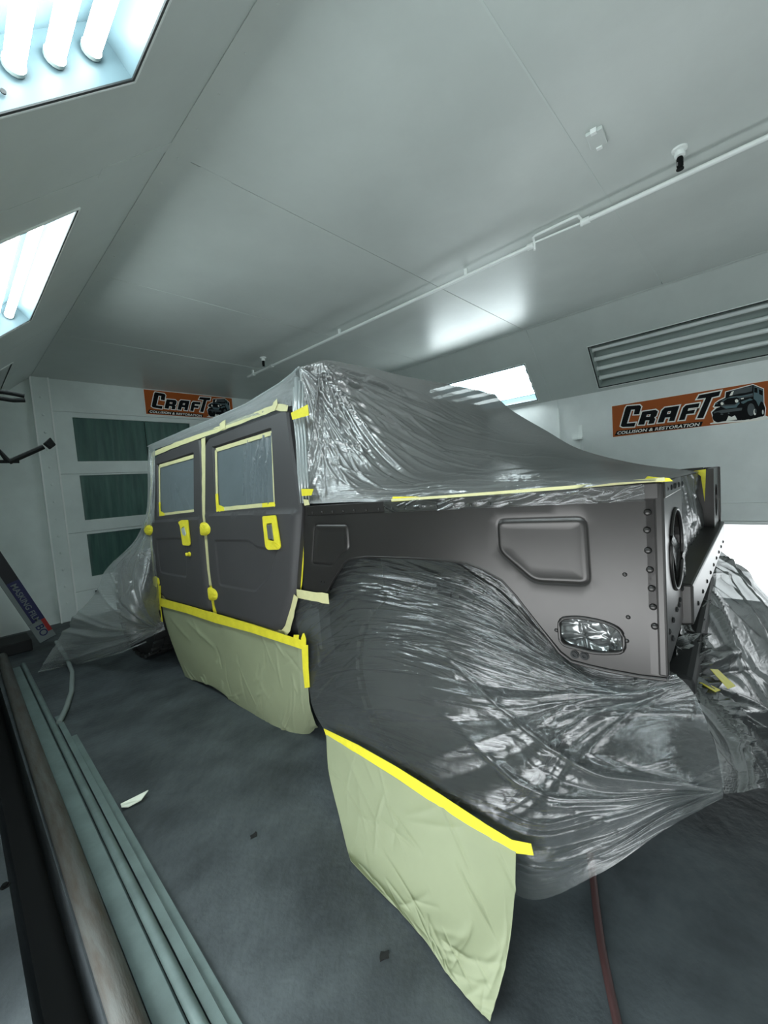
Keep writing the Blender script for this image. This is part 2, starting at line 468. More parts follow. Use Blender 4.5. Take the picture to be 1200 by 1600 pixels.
ceiling = empty('ceiling', kind='structure')
for a, b in zip(SEAMS, SEAMS[1:]):
    bx('ceiling_panel', (XCL, a + 0.0025, ZC), (XCR, b - 0.0025, ZC + 0.03), M['ceil'], ceiling)
bx('seam_backing', (XCL - 0.05, YB, ZC + 0.02), (XCR + 0.05, YE, ZC + 0.06), M['dark'], ceiling)
for yy, x0, x1 in ((4.52, 1.1, 2.7), (0.66, 1.3, 4.25), (1.89, 0.95, 1.1), (3.2, 1.1, 1.9)):
    bx('seam_bead', (x0, yy - 0.004, ZC - 0.0015), (x1, yy + 0.004, ZC + 0.002), M['seam'], ceiling)
# riveted edge flashing along the left and right edges of the flat ceiling
bx('edge_flashing', (XCL, YB, ZC - 0.004), (XCL + 0.10, YE, ZC), M['ceil'], ceiling)
bx('edge_flashing', (XCR - 0.035, YB, ZC - 0.004), (XCR, YE, ZC), M['ceil'], ceiling)
rivet_mesh = MB().lathe([(0.0045, 0), (0.004, -0.002), (0.0, -0.003)], n=8).mesh('ceiling_rivet')
rivet_mesh.materials.append(M['ceil'])
for k in range(26):
    o = link('ceiling_rivet', rivet_mesh, ceiling); o.location = (XCL + 0.05, 0.9 + k * 0.2, ZC - 0.004)

def slope(left):
    a = AL if left else AR
    base = (XCL, ZC) if left else (XCR, ZC)
    dx, dz = (-math.cos(a), -math.sin(a)) if left else (math.cos(a), -math.sin(a))
    nx, nz = (-math.sin(a), math.cos(a)) if left else (math.sin(a), math.cos(a))
    return lambda y, s, d: (base[0] + dx * s + nx * d, y, base[1] + dz * s + nz * d)
SL, SR = slope(True), slope(False)
LENL, LENR = (XCL - XWL) / math.cos(AL), (XWR - XCR) / math.cos(AR)
OL, OR_ = (0.404, 0.90), (0.378, 0.866)
FIX_L = [(-0.06, 1.356, True), (2.107, 3.52, True), (4.63, 5.80, False)]
FIX_R = [(-0.06, 1.345, False), (2.02, 3.43, True)]
for nm, S, LEN, O_, FX, seams in (('ceiling_slope', SL, LENL, OL, FIX_L, [YB, 1.87, 4.1, YE]), ('ceiling_slope', SR, LENR, OR_, FIX_R, [YB, 1.87, 4.1, YE])):
    for a, b in zip(seams, seams[1:]):
        hs = [[(y0, O_[0]), (y1, O_[0]), (y1, O_[1]), (y0, O_[1])] for y0, y1, _ in FX if a < y0 < b]
        MB().poly([(a + 0.002, 0), (b - 0.002, 0), (b - 0.002, LEN), (a + 0.002, LEN)], S, holes=hs, thick=0.012).build('sloped_panel', M['ceil'], ceiling)
# overlapping lap joint on the left slope
MB().hexa([SL(1.835, 0.0, -0.003), SL(1.90, 0.0, -0.003), SL(1.90, 0.36, -0.001), SL(1.835, 0.36, -0.001)], [SL(1.835, 0.0, 0), SL(1.90, 0.0, 0), SL(1.90, 0.36, 0), SL(1.835, 0.36, 0)]).build('lap_joint', M['ceil'], ceiling)

wl = empty('wall_left', kind='structure')
ZL = ZC - math.tan(AL) * (XCL - XWL) + 0.02
bx('wall_panel', (XWL - 0.08, YB, 0.76), (XWL, YE, ZL), M['wall'], wl)
bx('wall_panel', (XWL - 0.08, YB, -0.3), (XWL, -0.9, 0.76), M['wall'], wl)
bx('wall_panel', (XWL - 0.08, 1.5, -0.3), (XWL, YE, 0.76), M['wall'], wl)
bx('wall_panel', (XWL - 0.08, -0.9, -0.3), (XWL, 1.5, 0.03), M['wall'], wl)
# unseen low daylit panes, added to brighten the lower bed side
w2 = empty('unseen_daylit_panes', kind='structure')
bx('window_pane', (XWL - 0.06, -0.9, 0.03), (XWL - 0.05, 1.5, 0.76), M['day'], w2)
for yy in (-0.3, 0.3, 0.9):
    bx('window_frame', (XWL - 0.05, yy - 0.012, 0.03), (XWL, yy + 0.012, 0.76), M['white'], w2)
wb_ = empty('wall_back', kind='structure')
bx('wall_panel', (XWL, YB - 0.08, -0.3), (XWR, YB, ZC + 0.03), M['wall'], wb_)
wr = empty('wall_right', kind='structure')
ZLOW = 0.735
ys = [YB, 1.80, 3.05, 4.3, YE]
for a, b in zip(ys, ys[1:]):
    bx('wall_panel', (XWR, a + 0.002, ZLOW + 0.2), (XWR + 0.05, b - 0.002, 2.19), M['wall'], wr)
bx('wall_rail', (XWR - 0.012, YB, ZLOW + 0.035), (XWR + 0.05, YE, ZLOW + 0.195), M['wall'], wr)
bx('wall_rail', (XWR - 0.03, YB, ZLOW), (XWR + 0.05, YE, ZLOW + 0.03), M['white'], wr)
bx('wall_panel', (XWR, 2.6, 0), (XWR + 0.05, YE, ZLOW), M['wall'], wr)
# daylight comes in through the low opening of the right wall
w1 = empty('window_1', kind='structure')
bx('window_pane', (XWR + 0.04, YB, 0.02), (XWR + 0.05, 2.6, ZLOW), M['dayfar'], w1)
for yy in (-0.9, -0.02, 0.86, 1.74):
    bx('window_frame', (XWR - 0.005, yy - 0.012, 0.02), (XWR + 0.05, yy + 0.012, ZLOW), M['white'], w1)
wf = empty('wall_front', kind='structure')
bx('wall_panel', (XWL, YE, 0), (0.80, YE + 0.08, ZC + 0.03), M['endwall'], wf)
bx('wall_panel', (0.80, YE, 2.48), (4.4, YE + 0.08, ZC + 0.03), M['endwall'], wf)
bx('wall_panel', (4.4, YE, 0), (XWR, YE + 0.08, ZC + 0.03), M['endwall'], wf)
# sectional garage door with green masked panes
d1 = empty('door_1', kind='structure')
for (z0, z1, p) in ((1.742, 2.475, (1.889, 2.417)), (1.034, 1.738, (1.174, 1.719)), (0.324, 1.03, (0.478, 1.0)), (0.0, 0.32, None)):
    cols = [(1.145, 2.52), (2.62, 4.0)]
    hs = [[(a, p[0]), (b, p[0]), (b, p[1]), (a, p[1])] for a, b in cols] if p else []
    pn = MB().poly([(0.96, z0), (4.4, z0), (4.4, z1), (0.96, z1)], lambda a, b, d: (a, YE - 0.005 + d, b), holes=hs, thick=0.05).build('door_panel', M['endwall'], d1)
    for a, b in (cols if p else []):
        m_ = (a + b) / 2 + 0.1
        for q0, q1 in ((a, m_ - 0.004), (m_ + 0.004, b)):
            mb = MB(); n = 28
            for k in range(n):
                x0, x1 = q0 + (q1 - q0) * k / n, q0 + (q1 - q0) * (k + 1) / n
                dd0 = 0.010 * math.sin(x0 * 57) * math.sin(x0 * 17); dd1 = 0.010 * math.sin(x1 * 57) * math.sin(x1 * 17)
                mb.add([(x0, YE + 0.022 + dd0, p[0]), (x1, YE + 0.022 + dd1, p[0]), (x1, YE + 0.022 + dd1 * 0.4, p[1]), (x0, YE + 0.022 + dd0 * 0.4, p[1])], [(0, 1, 2, 3)])
            mb.build('pane', M['greenpane'], pn, smooth=60)
t1 = empty('trim_1', kind='structure')
bx('post', (0.795, YE - 0.035, 0), (0.955, YE, ZC), M['endwall'], t1, bevel=0.006)
bx('post_edge', (0.785, YE - 0.05, 0), (0.80, YE - 0.03, ZC), M['white'], t1)
bx('post_edge', (0.945, YE - 0.042, 0), (0.962, YE - 0.03, ZC), M['white'], t1)
rv = MB().lathe([(0.014, 0), (0.012, -0.006), (0.0, -0.009)], axis='y', n=10).mesh('rivet'); rv.materials.append(M['endwall'])
for k in range(13):
    o = link('rivet', rv, t1); o.location = (0.87, YE - 0.035, 0.22 + k * 0.20)
bx('door_backing', (0.97, YE + 0.05, 0), (4.38, YE + 0.07, 2.47), M['dark'], d1)  # dark sheet added to stop outside light leaking through the door gaps
bx('door_latch', (1.16, YE - 0.03, 0.255), (1.2, YE - 0.005, 0.30), M['blackmetal'], d1)

# ------------------------------------------------------------------ recessed fluorescent fixtures
def fixture(S, O_, y0, y1, lit, label, left):
    name = 'ceiling_light'
    c = S((y0 + y1) / 2, sum(O_) / 2, 0.0)
    t = empty(name, c)
    tag(t, label, 'light', 'recessed tube lights in the ceiling slopes')
    q = lambda y, s, d: tuple(np.array(S(y, s, d)) - np.array(c))
    s0, s1 = O_; D = 0.13; refl = M['housing'] if lit else M['white'] if left else M['greyreflector']  # reflector colour follows the lit state: darkened against tube glare, paler when off
    def plate(pts, nm, m, th=0.006):
        P = [np.array(q(*p)) for p in pts]; n = np.cross(P[1] - P[0], P[2] - P[0]); n /= np.linalg.norm(n)
        return MB().hexa([tuple(p) for p in P], [tuple(p + n * th) for p in P]).build(nm, m, t)
    e = 0.001
    plate([(y0, s0, D), (y1, s0, D), (y1, s1, D), (y0, s1, D)], 'reflector', refl)
    plate([(y0, s0 + e, 0), (y1, s0 + e, 0), (y1, s0 + e, D), (y0, s0 + e, D)], 'side_plate', refl)
    plate([(y0, s1 - e, 0), (y1, s1 - e, 0), (y1, s1 - e, D), (y0, s1 - e, D)], 'side_plate', refl)
    for yy in (y0 + e, y1 - e):
        ep = plate([(yy, s0, 0), (yy, s1, 0), (yy, s1, D), (yy, s0, D)], 'end_plate', refl)
        sg = 1 if yy < (y0 + y1) / 2 else -1
        for ss, dp, rr in ((s0 + 0.045, 0.075, 0.008), (s1 - 0.12, 0.03, 0.006)):
            hb = MB().lathe([(rr, 0), (rr, 0.004 * sg)], at=(0, 0, 0), axis='y', n=12)
            hb.v = [tuple(np.array(v) + np.array(q(yy + 0.007 * sg, ss, dp))) for v in hb.v]
            hb.build('screw_hole', M['gasket'], ep)
    for i in range(4):
        s = s0 + 0.075 + i * (s1 - s0 - 0.15) / 3
        d = 0.07
        tb = MB().tube([q(y0 + 0.016, s, d), q(y1 - 0.016, s, d)], 0.0215, 14, caps=True).build('tube', M['tube'] if lit else M['deadtube'], t, smooth=60)
        for ya, yb in ((y0 + 0.006, y0 + 0.018), (y1 - 0.018, y1 - 0.006)):
            MB().tube([q(ya, s, d), q(yb, s, d)], 0.0245, 14).build('tube_cap', M['greyreflector'] if lit else M['white'], tb, smooth=60)
    # bezel: dark gasket and a white lip around the opening
    for nm, m, w0, w1, h in (('gasket', M['gasket'], -0.004, 0.006, 0.004), ('bezel', M['white'], 0.006, 0.012, 0.006)):
        MB().poly([(y0 - w1, s0 - w1), (y1 + w1, s0 - w1), (y1 + w1, s1 + w1), (y0 - w1, s1 + w1)], lambda a, b, d: q(a, b, d),
                  holes=[[(y0 - w0, s0 - w0), (y1 + w0, s0 - w0), (y1 + w0, s1 + w0), (y0 - w0, s1 + w0)]], thick=-h).build(nm, m, t)
for (y0, y1, lit), lab in zip(FIX_L, ('lit tube light box in the left ceiling slope, nearest, its end plate in view',
                                      'lit tube light box in the left ceiling slope, second from the camera',
                                      'unlit pale light box far down the left ceiling slope above the black hooks')):
    fixture(SL, OL, y0, y1, lit, lab, True)
for (y0, y1, lit), lab in zip(FIX_R, ('switched off light box with grey tubes above the orange banner on right wall',
                                      'brightly lit light box in right ceiling slope just behind the film covered cab')):
    fixture(SR, OR_, y0, y1, lit, lab, False)

# ------------------------------------------------------------------ ceiling pipe, sprinkler heads, cover
ZP = 2.80
def cp(px, py, z=ZP): return at_z(px, py, z)
pa, pb, pc, pd = cp(1300, 176), cp(907, 344), cp(831, 380), cp(412, 577)
xs = (cp(1200, 216).x + cp(688, 451).x + cp(500, 535).x) / 3
pipe = empty('ceiling_pipe', (xs, 0, ZP)); tag(pipe, 'thin white painted pipe running along the ceiling with a looped bypass', 'pipe')
yl1, yl0 = pb.y, pc.y
MB().tube([(0, -1.4, 0), (0, yl1, 0)], 0.0125, 12).build('pipe_run', M['white'], pipe, smooth=60)
MB().tube([(0, yl0, 0), (0, 4.75, 0)], 0.0125, 12).build('pipe_run', M['white'], pipe, smooth=60)
MB().tube([(0.0, yl1 + 0.005, -0.02), (0.0, yl1 + 0.005, 0.02), (-0.035, yl1 + 0.012, 0.03), (-0.04, yl1 + 0.03, 0.03), (-0.04, yl0 - 0.03, 0.03), (-0.035, yl0 - 0.012, 0.03), (0, yl0 - 0.005, 0.01), (0, yl0 - 0.005, -0.035)], 0.008, 10).build('bypass_loop', M['white'], pipe, smooth=60)
MB().tube([(0, yl1, 0.0), (0, yl0, 0.012)], 0.006, 8).build('bypass_loop', M['white'], pipe, smooth=60)
for yy in (yl1 - 0.02, yl0 + 0.02, 4.2, 4.62):
    MB().tube([(0, yy - 0.022, 0), (0, yy + 0.022, 0)], 0.019, 12).build('coupling', M['white'], pipe, smooth=60)
for yy in (-0.4, 1.6, 3.0, 4.62):
    bx('pipe_clip', (-0.008, yy - 0.012, 0.0), (0.008, yy + 0.012, ZC - ZP), M['white'], pipe)
def sprinkler(px, py, label):
    p = at_z(px, py, ZC - 0.01)
    t = empty('sprinkler_head', (p.x, p.y, ZC)); tag(t, label, 'sprinkler', 'fire sprinkler heads by the ceiling pipe')
    MB().lathe([(0.034, 0), (0.032, -0.008), (0.018, -0.012), (0.016, -0.02), (0.024, -0.024), (0.022, -0.034), (0.012, -0.038)], n=18).build('escutcheon', M['white'], t, smooth=50)
    MB().lathe([(0.010, -0.036), (0.014, -0.045), (0.014, -0.08), (0.008, -0.088), (0.016, -0.09), (0.016, -0.095)], n=14).build('nozzle', M['blackmetal'], t, smooth=50)
    bx('deflector', (-0.012, -0.003, -0.078), (-0.002, 0.014, -0.062), M['steel'], t)
sprinkler(1062, 236, 'sprinkler head with black nozzle hanging beside the ceiling pipe, nearest the camera')
sprinkler(411, 560, 'small far sprinkler head with black nozzle above the orange sign on far wall')
p = at_z(932, 215, ZC - 0.005)
cv = empty('junction_cover', (p.x, p.y, ZC)); tag(cv, 'small white rectangular cover plate on the flat ceiling near the sprinkler', 'cover plate')
cv.rotation_euler = (0, 0, math.radians(4))
bx('cover_plate', (-0.055, -0.035, -0.016), (0.055, 0.035, 0), M['ceil'], cv, bevel=0.003)
for sx in (-1, 1):
    bx('mounting_tab', (sx * 0.057 - 0.009, -0.012, -0.022), (sx * 0.057 + 0.009, 0.012, -0.002), M['white'], cv)

# ------------------------------------------------------------------ printed banners
LET = dict(
    C=[(205, 310), (345, 300), (362, 318), (340, 402), (280, 405), (293, 348), (252, 351), (206, 506), (302, 497), (286, 541), (160, 547), (137, 535), (148, 490), (190, 333)],
    R=[(375, 375), (520, 354), (545, 372), (528, 422), (505, 440), (518, 456), (500, 505), (440, 512), (452, 470), (410, 472), (395, 518), (328, 522)],
    A=[(590, 362), (622, 332), (782, 310), (725, 476), (665, 481), (680, 436), (625, 441), (607, 491), (543, 497)],
    F=[(822, 335), (853, 305), (1003, 283), (990, 326), (880, 340), (872, 366), (955, 353), (940, 393), (858, 402), (838, 462), (776, 468)],
    T=[(974, 240), (1000, 198), (1235, 156), (1214, 206), (1137, 223), (1041, 441), (974, 445), (1073, 228)])
HOL = dict(R=[(425, 408), (467, 403), (459, 429), (417, 433)], A=[(655, 373), (692, 368), (680, 398), (645, 403)])
BAR = [(95, 592), (1040, 478), (1020, 530), (72, 644)]
JEEP = [  # (material, polygon) back to front, in the zoomed photograph's pixels
    ('inkwhite', [(380, 275), (900, 145), (1105, 222), (1112, 470), (1145, 560), (1132, 690), (1200, 712), (1195, 735), (960, 778), (740, 800), (110, 860), (95, 845), (165, 825), (115, 640), (185, 570), (148, 550), (186, 478), (255, 428), (372, 372)]),
    ('ink', [(395, 285), (900, 160), (1090, 232), (1097, 475), (1128, 565), (1112, 690), (960, 735), (740, 775), (390, 800), (230, 825), (185, 800), (135, 650), (215, 575), (290, 545), (175, 545), (205, 480), (270, 440), (385, 385)]),
    ('inkgrey', [(335, 425), (480, 365), (700, 345), (900, 300), (905, 360), (700, 395), (650, 420), (600, 560), (380, 580), (300, 540), (290, 470)]),
    ('inkteal', [(915, 180), (1085, 240), (1090, 470), (1050, 440), (1005, 530), (960, 440), (912, 400)]),
    ('inkteal', [(680, 455), (850, 395), (900, 420), (820, 440), (720, 490), (685, 480)]),
    ('inkteal', [(330, 430), (480, 375), (700, 352), (890, 315), (890, 330), (690, 372), (480, 392), (350, 440)]),
    ('inkgrey', [(540, 250), (890, 180), (880, 270), (760, 300), (660, 310), (500, 345)]),
    ('inkwhite', [(500, 280), (545, 268), (515, 340), (460, 352)]),
    ('ink', [(925, 200), (980, 215), (985, 300), (922, 290)]), ('ink', [(1010, 235), (1080, 262), (1082, 345), (1015, 320)]),
    ('ink', [(350, 450), (420, 400), (600, 375), (640, 400), (610, 470), (560, 500), (380, 510)]),
    ('inkteal', [(330, 540), (560, 520), (640, 460), (655, 480), (580, 560), (400, 580)]),
    ('inkgrey', [(170, 640), (330, 600), (700, 560), (690, 605), (180, 680)]),
    ('inkwhite', [(400, 800), (445, 705), (500, 725), (565, 695), (605, 768)]),
    ('inkwhite', [(675, 395), (730, 385), (725, 405), (680, 412)]),
]
def ell(cx, cy, rx, ry, n=16): return [(cx + rx * math.cos(k * 2 * math.pi / n), cy + ry * math.sin(k * 2 * math.pi / n)) for k in range(n)]
JEEP += [('ink', ell(840, 600, 125, 165)), ('inkgrey', ell(865, 590, 70, 110)), ('inkwhite', ell(935, 632, 24, 55)), ('inkgrey', ell(948, 615, 20, 42)), ('ink', ell(1070, 585, 45, 125)), ('inkwhite', ell(1084, 630, 16, 40)),
         ('ink', ell(250, 735, 105, 90)), ('inkwhite', ell(325, 490, 28, 26)), ('inkwhite', ell(595, 442, 32, 30)), ('inkteal', ell(218, 490, 26, 12)),
         ('inkgrey', ell(450, 660, 16, 14)), ('inkgrey', ell(320, 680, 26, 12))]
XB = XWR - 0.012
def ban(px, py):                                      # banner coordinates 0..1 along, 0..1 up
    P = at_x(px, py, XB); u = (1.243 - P.y) / 1.243
    lo = 1.653 + 0.022 * u; hi = 2.003 - 0.022 * u
    return (u * 1.25, (P.z - lo) / (hi - lo) * 0.335)
def banner(place, label):
    t = empty('shop_banner', place((0, 0, 0))); tag(t, label, 'banner', 'orange shop banners')
    base = np.array(place((0, 0, 0)))
    W = lambda u, v, d: tuple(np.array(place((u, v, d))) - base)
    def flat(pts, m, nm, d, th=0.0006, holes=()):
        return MB().poly(pts, lambda a, b, e: W(a, b, d + e), holes=holes, thick=-th).build(nm, M[m], t)
    flat([(0, 0), (1.25, 0), (1.25, 0.335), (0, 0.335)], 'inkwhite', 'banner_edge', 0.001, 0.001)
    flat([(0.006, 0.005), (1.244, 0.005), (1.244, 0.330), (0.006, 0.330)], 'orange', 'banner_sheet', 0.0025, 0.001)
    zf = lambda q: [ban(950 + a / 7.059, 590 + b / 7.059) for a, b in q]
    jf = lambda q: [ban(1100 + a / 12.0, 590 + b / 12.0) for a, b in q]
    def grow(P, w):
        P = [np.array(p) for p in P]; n = len(P); A = sum(P[i - 1][0] * P[i][1] - P[i][0] * P[i - 1][1] for i in range(n)); s = 1 if A > 0 else -1
        out = []
        for i in range(n):
            e0 = P[i] - P[i - 1]; e1 = P[(i + 1) % n] - P[i]
            n0 = np.array([e0[1], -e0[0]]) / np.linalg.norm(e0) * s; n1 = np.array([e1[1], -e1[0]]) / np.linalg.norm(e1) * s
            b = n0 + n1; b /= max(0.5, np.linalg.norm(b)); out.append(tuple(P[i] + b * w / max(0.55, b @ n0)))
        return out
    for k in 'CRAFT':
        p = zf(LET[k]); flat(grow(p, 0.011), 'inkwhite', 'letter_outline', 0.0035)
    for k in 'CRAFT':
        p = zf(LET[k]); h = [zf(HOL[k])] if k in HOL else []
        flat(p, 'ink', 'letter', 0.0045)
        for q in h:
            flat(q, 'inkwhite', 'letter_outline', 0.0052); c = np.mean(q, 0)
            flat([tuple(c + (np.array(x) - c) * 0.45) for x in q], 'orange', 'letter_counter', 0.0058)
    b = zf(BAR); flat(b, 'ink', 'subtitle_bar', 0.0038)
    # small lettering
    cu = bpy.data.curves.new('subtitle', 'FONT'); cu.body = 'COLLISION & RESTORATION'; cu.size = 0.058; cu.shear = 0.25; cu.offset = 0.0016; cu.space_character = 1.06
    tmp = bpy.data.objects.new('tmp', cu); me = bpy.data.meshes.new_from_object(tmp); bpy.data.objects.remove(tmp); bpy.data.curves.remove(cu)
    xsv = [v.co.x for v in me.vertices]; w = max(xsv) - min(xsv); x0 = min(xsv)
    L0, R0 = np.array(b[3]), np.array(b[2]); L1 = np.array(b[0]); hgt = L1[1] - L0[1]
    tw = (R0[0] - L0[0]) * 0.955
    for v in me.vertices:
        a = (v.co.x - x0) / w; vv = v.co.y
        u = L0[0] + 0.026 + a * tw; y = L0[1] + (R0[1] - L0[1]) * a + hgt * 0.16 + vv / 0.042 * hgt * 0.66
        v.co = W(u, y, 0.0048)
    me.name = 'subtitle_lettering'
    link('subtitle_lettering', me, t, M['inkwhite'])
    for i, (m, q) in enumerate(JEEP):
        flat(jf(q), m, 'printed_jeep', 0.0036 + i * 0.00015, 0.0001)
    return t
banner(lambda p: (XWR - 0.001 - p[2], 1.243 - p[0], 1.660 + p[1]), 'orange banner with black lettering and off-roader on the right wall')
banner(lambda p: (1.955 + p[0], YE - 0.007 - p[2], 2.508 + p[1]), 'orange banner high on the far wall above the green garage door panes')

# ------------------------------------------------------------------ the truck
truck = on_truck(empty('pickup_truck')); tag(truck, 'charcoal four-door pickup truck wrapped in clear film and masked for painting', 'truck')
WID = 2.12
Z4 = lambda px, py, s=2.2222: (460 + px / s, 700 + py / s)      # pixels of the enlarged rear quarter
# driver side bed panel with wheel arch
arch = [(509.5, 925), (518, 908), (527.5, 893.5), (536, 881), (546, 873.5), (572.5, 870), (640, 872), (694, 875.5), (730, 880), (757, 891), (784, 907), (806.5, 932), (842.5, 979), (874, 1019.5), (892, 1034), (920, 1042), (950.5, 1049), (1000, 1058), (1042, 1063)]
outline = sd([(474.5, 927)] + arch)
outline += [(-0.004, 1.302), (1.492, 1.2675)]
emb_s = rounded(sd([(491, 820), (543, 820), (545.5, 858), (530, 869), (519, 884), (487, 881)]), 0.022)
emb_b = rounded(sd([(776, 812.5), (914.5, 808.5), (921, 914), (834, 909.5), (779, 862)]), 0.026)
light = rounded(sd([(873, 966), (905, 964), (945, 972), (972, 984), (977, 1020), (930, 1021), (882, 1008), (875, 1000)]), 0.025)
def bedx(V):
    x = 0.018 * np.clip((0.95 - V[:, 1]) / 0.35, 0, 1) ** 2       # turns under towards the bottom
    for q in (emb_s, emb_b):
        d = dist(V, q)
        x = x + 0.0034 * np.exp(-(d / 0.0045) ** 2) - 0.0024 * np.exp(-((d - 0.011) / 0.0045) ** 2) * inside(V, q)
    return x
bed = sheet('bed_side', outline, bedx, M['body'], truck, holes=[light], step=0.03, rings=[(emb_s, (-0.017, -0.011, -0.0055, 0, 0.0045, 0.009)), (emb_b, (-0.017, -0.011, -0.0055, 0, 0.0045, 0.009)), (light, (-0.008, 0.008))], thick=0.022, smooth=50)
MB().tube([(-0.001, *p) for p in light] + [(-0.001, *light[0])], 0.0055, 8, False).build('light_opening_rim', M['body'], bed, smooth=80)
# taped pocket behind the marker light opening
ly0, ly1 = min(p[0] for p in light) - 0.004, max(p[0] for p in light) + 0.004; lz0, lz1 = min(p[1] for p in light) - 0.004, max(p[1] for p in light) + 0.004
soft('pocket_film', [[(0.024 + 0.03 * (0 < i < 4) * (0 < j < 4), ly1 + (ly0 - ly1) * i / 4, lz1 + (lz0 - lz1) * j / 4) for i in range(5)] for j in range(5)], 70, 50, M['foil'],
     [dict(n=30, reg=(0, 1, 0, 1), ang=25, spread=60, len=(0.05, 0.16), w=(0.004, 0.012), amp=0.012)], 11, parent=bed)
# arch lip
MB().tube([(0.004, *p) for p in sd(arch)], 0.006, 8).build('arch_lip', M['body'], bed, smooth=80)
# top rail with a row of fasteners
rail = [(-0.004, 1.302), (1.475, 1.268)]
def railz(y): return 1.302 - 0.0231 * y
MB().hexa([(-0.008, -0.004, 1.302), (-0.008, 1.47, railz(1.47)), (-0.004, 1.47, railz(1.47) - 0.052), (-0.004, -0.004, 1.252)], [(0.05, -0.004, 1.302), (0.05, 1.47, railz(1.47)), (0.05, 1.47, railz(1.47) - 0.052), (0.05, -0.004, 1.252)]).build('bed_rail', M['body'], bed, bevel=0.006)
dome = MB().lathe([(0.0095, 0), (0.0085, -0.004), (0.005, -0.0065), (0, -0.0072)], axis='x', n=12).mesh('rivet'); dome.materials.append(M['body']); dome.polygons.foreach_set('use_smooth', [True] * len(dome.polygons))
sdome = MB().lathe([(0.0065, 0), (0.005, -0.003), (0, -0.004)], axis='x', n=10).mesh('small_rivet'); sdome.materials.append(M['body']); sdome.polygons.foreach_set('use_smooth', [True] * len(sdome.polygons))
Z5 = lambda px, py: (800 + px / 2.667, 700 + py / 2.667)
for q in [(565, 268), (563, 342), (567, 427), (575, 507), (582, 585), (588, 662), (595, 743)]:
    p = side(*Z5(*q)); o = link('rivet', dome, bed); o.location = (-0.001 + float(bedx(np.array([[p.y, p.z]]))[0]), p.y, p.z)
for q in [(470, 527), (484, 705), (184, 760), (478, 804)]:
    p = side(*Z5(*q)); o = link('small_rivet', sdome, bed); o.location = (float(bedx(np.array([[p.y, p.z]]))[0]), p.y, p.z)
for k in range(15):
    yy = 1.42 - k * 0.072; o = link('rail_fastener', sdome, bed); o.location = (-0.007, yy, railz(yy) - 0.036)
for q in [(260, 862), (301, 868)]:
    p = side(*Z5(*q)); x = float(bedx(np.array([[p.y, p.z]]))[0])
    b_ = MB().lathe([(0.013, 0), (0.013, -0.003), (0.0095, -0.003), (0.0095, -0.006), (0.005, -0.006), (0.0045, -0.003), (0, -0.003)], axis='x', n=16).build('screw', M['under'], bed, smooth=40); b_.location = (x, p.y, p.z)
for q in ((502, 909), (506, 910)):
    p = side(*q); b_ = MB().lathe([(0.005, 0), (0.005, -0.002), (0, -0.0021)], axis='x', n=8).build('screw', M['under'], bed); b_.location = (0, p.y, p.z)

# tail posts, rear sill, bed
RS = -0.035                                            # the tail is not quite square to the side
def ty(x): return RS * x
def tailposts(x0, x1, z0b, z1b, holes, name, lab=None):
    pts = [(x0, 1.30), (x1, 1.295), (x1, z1b), (x1 - 0.03 if x1 > x0 else x1 + 0.03, z1b - 0.05), (x0 + (0.13 if x1 > x0 else -0.1), z0b), (x0, z0b)]
    return MB().poly(pts, lambda a, b, d: (a, ty(a) + d, b), holes=holes, thick=0.03).build(name, M['body'], truck)
post = tailposts(0.0, 0.43, 0.765, 0.86, [ell(0.275, 1.075, 0.118, 0.128, 28), ell(0.075, 1.19, 0.022, 0.024, 14)], 'tail_post')
MB().tube([(a, ty(a) - 0.002, b) for a, b in ell(0.275, 1.075, 0.118, 0.128, 28)] + [(0.393, ty(0.393) - 0.002, 1.075)], 0.006, 8, False).build('lamp_opening_rim', M['body'], post, smooth=80)
MB().lathe([(0.14, 0.035), (0.12, 0.06), (0.06, 0.075), (0, 0.078)], at=(0.275, ty(0.275), 1.075), axis='y', n=24).build('lamp_pocket_film', M['foil'], post, smooth=80)
bx('top_flange', (0.0, ty(0) - 0.008, 1.255), (0.43, ty(0.43) + 0.0, 1.30), M['body'], post, bevel=0.004)
yd = MB().lathe([(0.009, 0), (0.0075, -0.004), (0, -0.006)], axis='y', n=10).mesh('tail_rivet'); yd.materials.append(M['under'])
for a, b in [(0.06 + 0.075 * k, 1.278) for k in range(5)] + [(0.10 + 0.075 * k, 0.86 + 0.012 * k) for k in range(4)] + [(0.04, 0.80), (0.04, 0.87), (0.16, 0.82), (0.3, 0.885), (0.38, 0.92), (0.38, 0.98)]:
    o = link('tail_rivet', yd, post); o.location = (a, ty(a) - (0.009 if b > 1.26 else 0.001), b)
bx('corner_strip', (-0.004, -0.012, 0.765), (0.028, 0.012, 1.30), M['body'], post, bevel=0.006)
bx('inner_flange', (0.40, ty(0.4), 0.86), (0.43, 0.22, 1.29), M['body'], post, bevel=0.004)
postr = tailposts(2.12, 1.78, 0.765, 0.90, [ell(1.93, 1.10, 0.09, 0.10, 24)], 'tail_post')
bx('inner_flange', (1.78, ty(1.78), 0.93), (1.81, 0.20, 1.285), M['body'], postr, bevel=0.004)
bx('corner_strip', (2.10, ty(2.1) - 0.012, 0.765), (2.135, 0.0, 1.30), M['body'], postr, bevel=0.006)
sill = MB().hexa([(0.40, ty(0.4) - 0.03, 0.93), (0.40, 0.12, 0.94), (0.40, 0.12, 0.76), (0.40, ty(0.4) - 0.03, 0.79)], [(2.08, ty(2.08) - 0.03, 0.95), (2.08, 0.12, 0.96), (2.08, 0.12, 0.78), (2.08, ty(2.08) - 0.03, 0.81)]).build('rear_sill', M['body'], truck, bevel=0.008)
for k in range(9):
    o = link('tail_rivet', yd, sill); xx = 0.52 + 0.17 * k; o.location = (xx, ty(xx) - 0.03, 0.83 + 0.02 * (xx / 2))
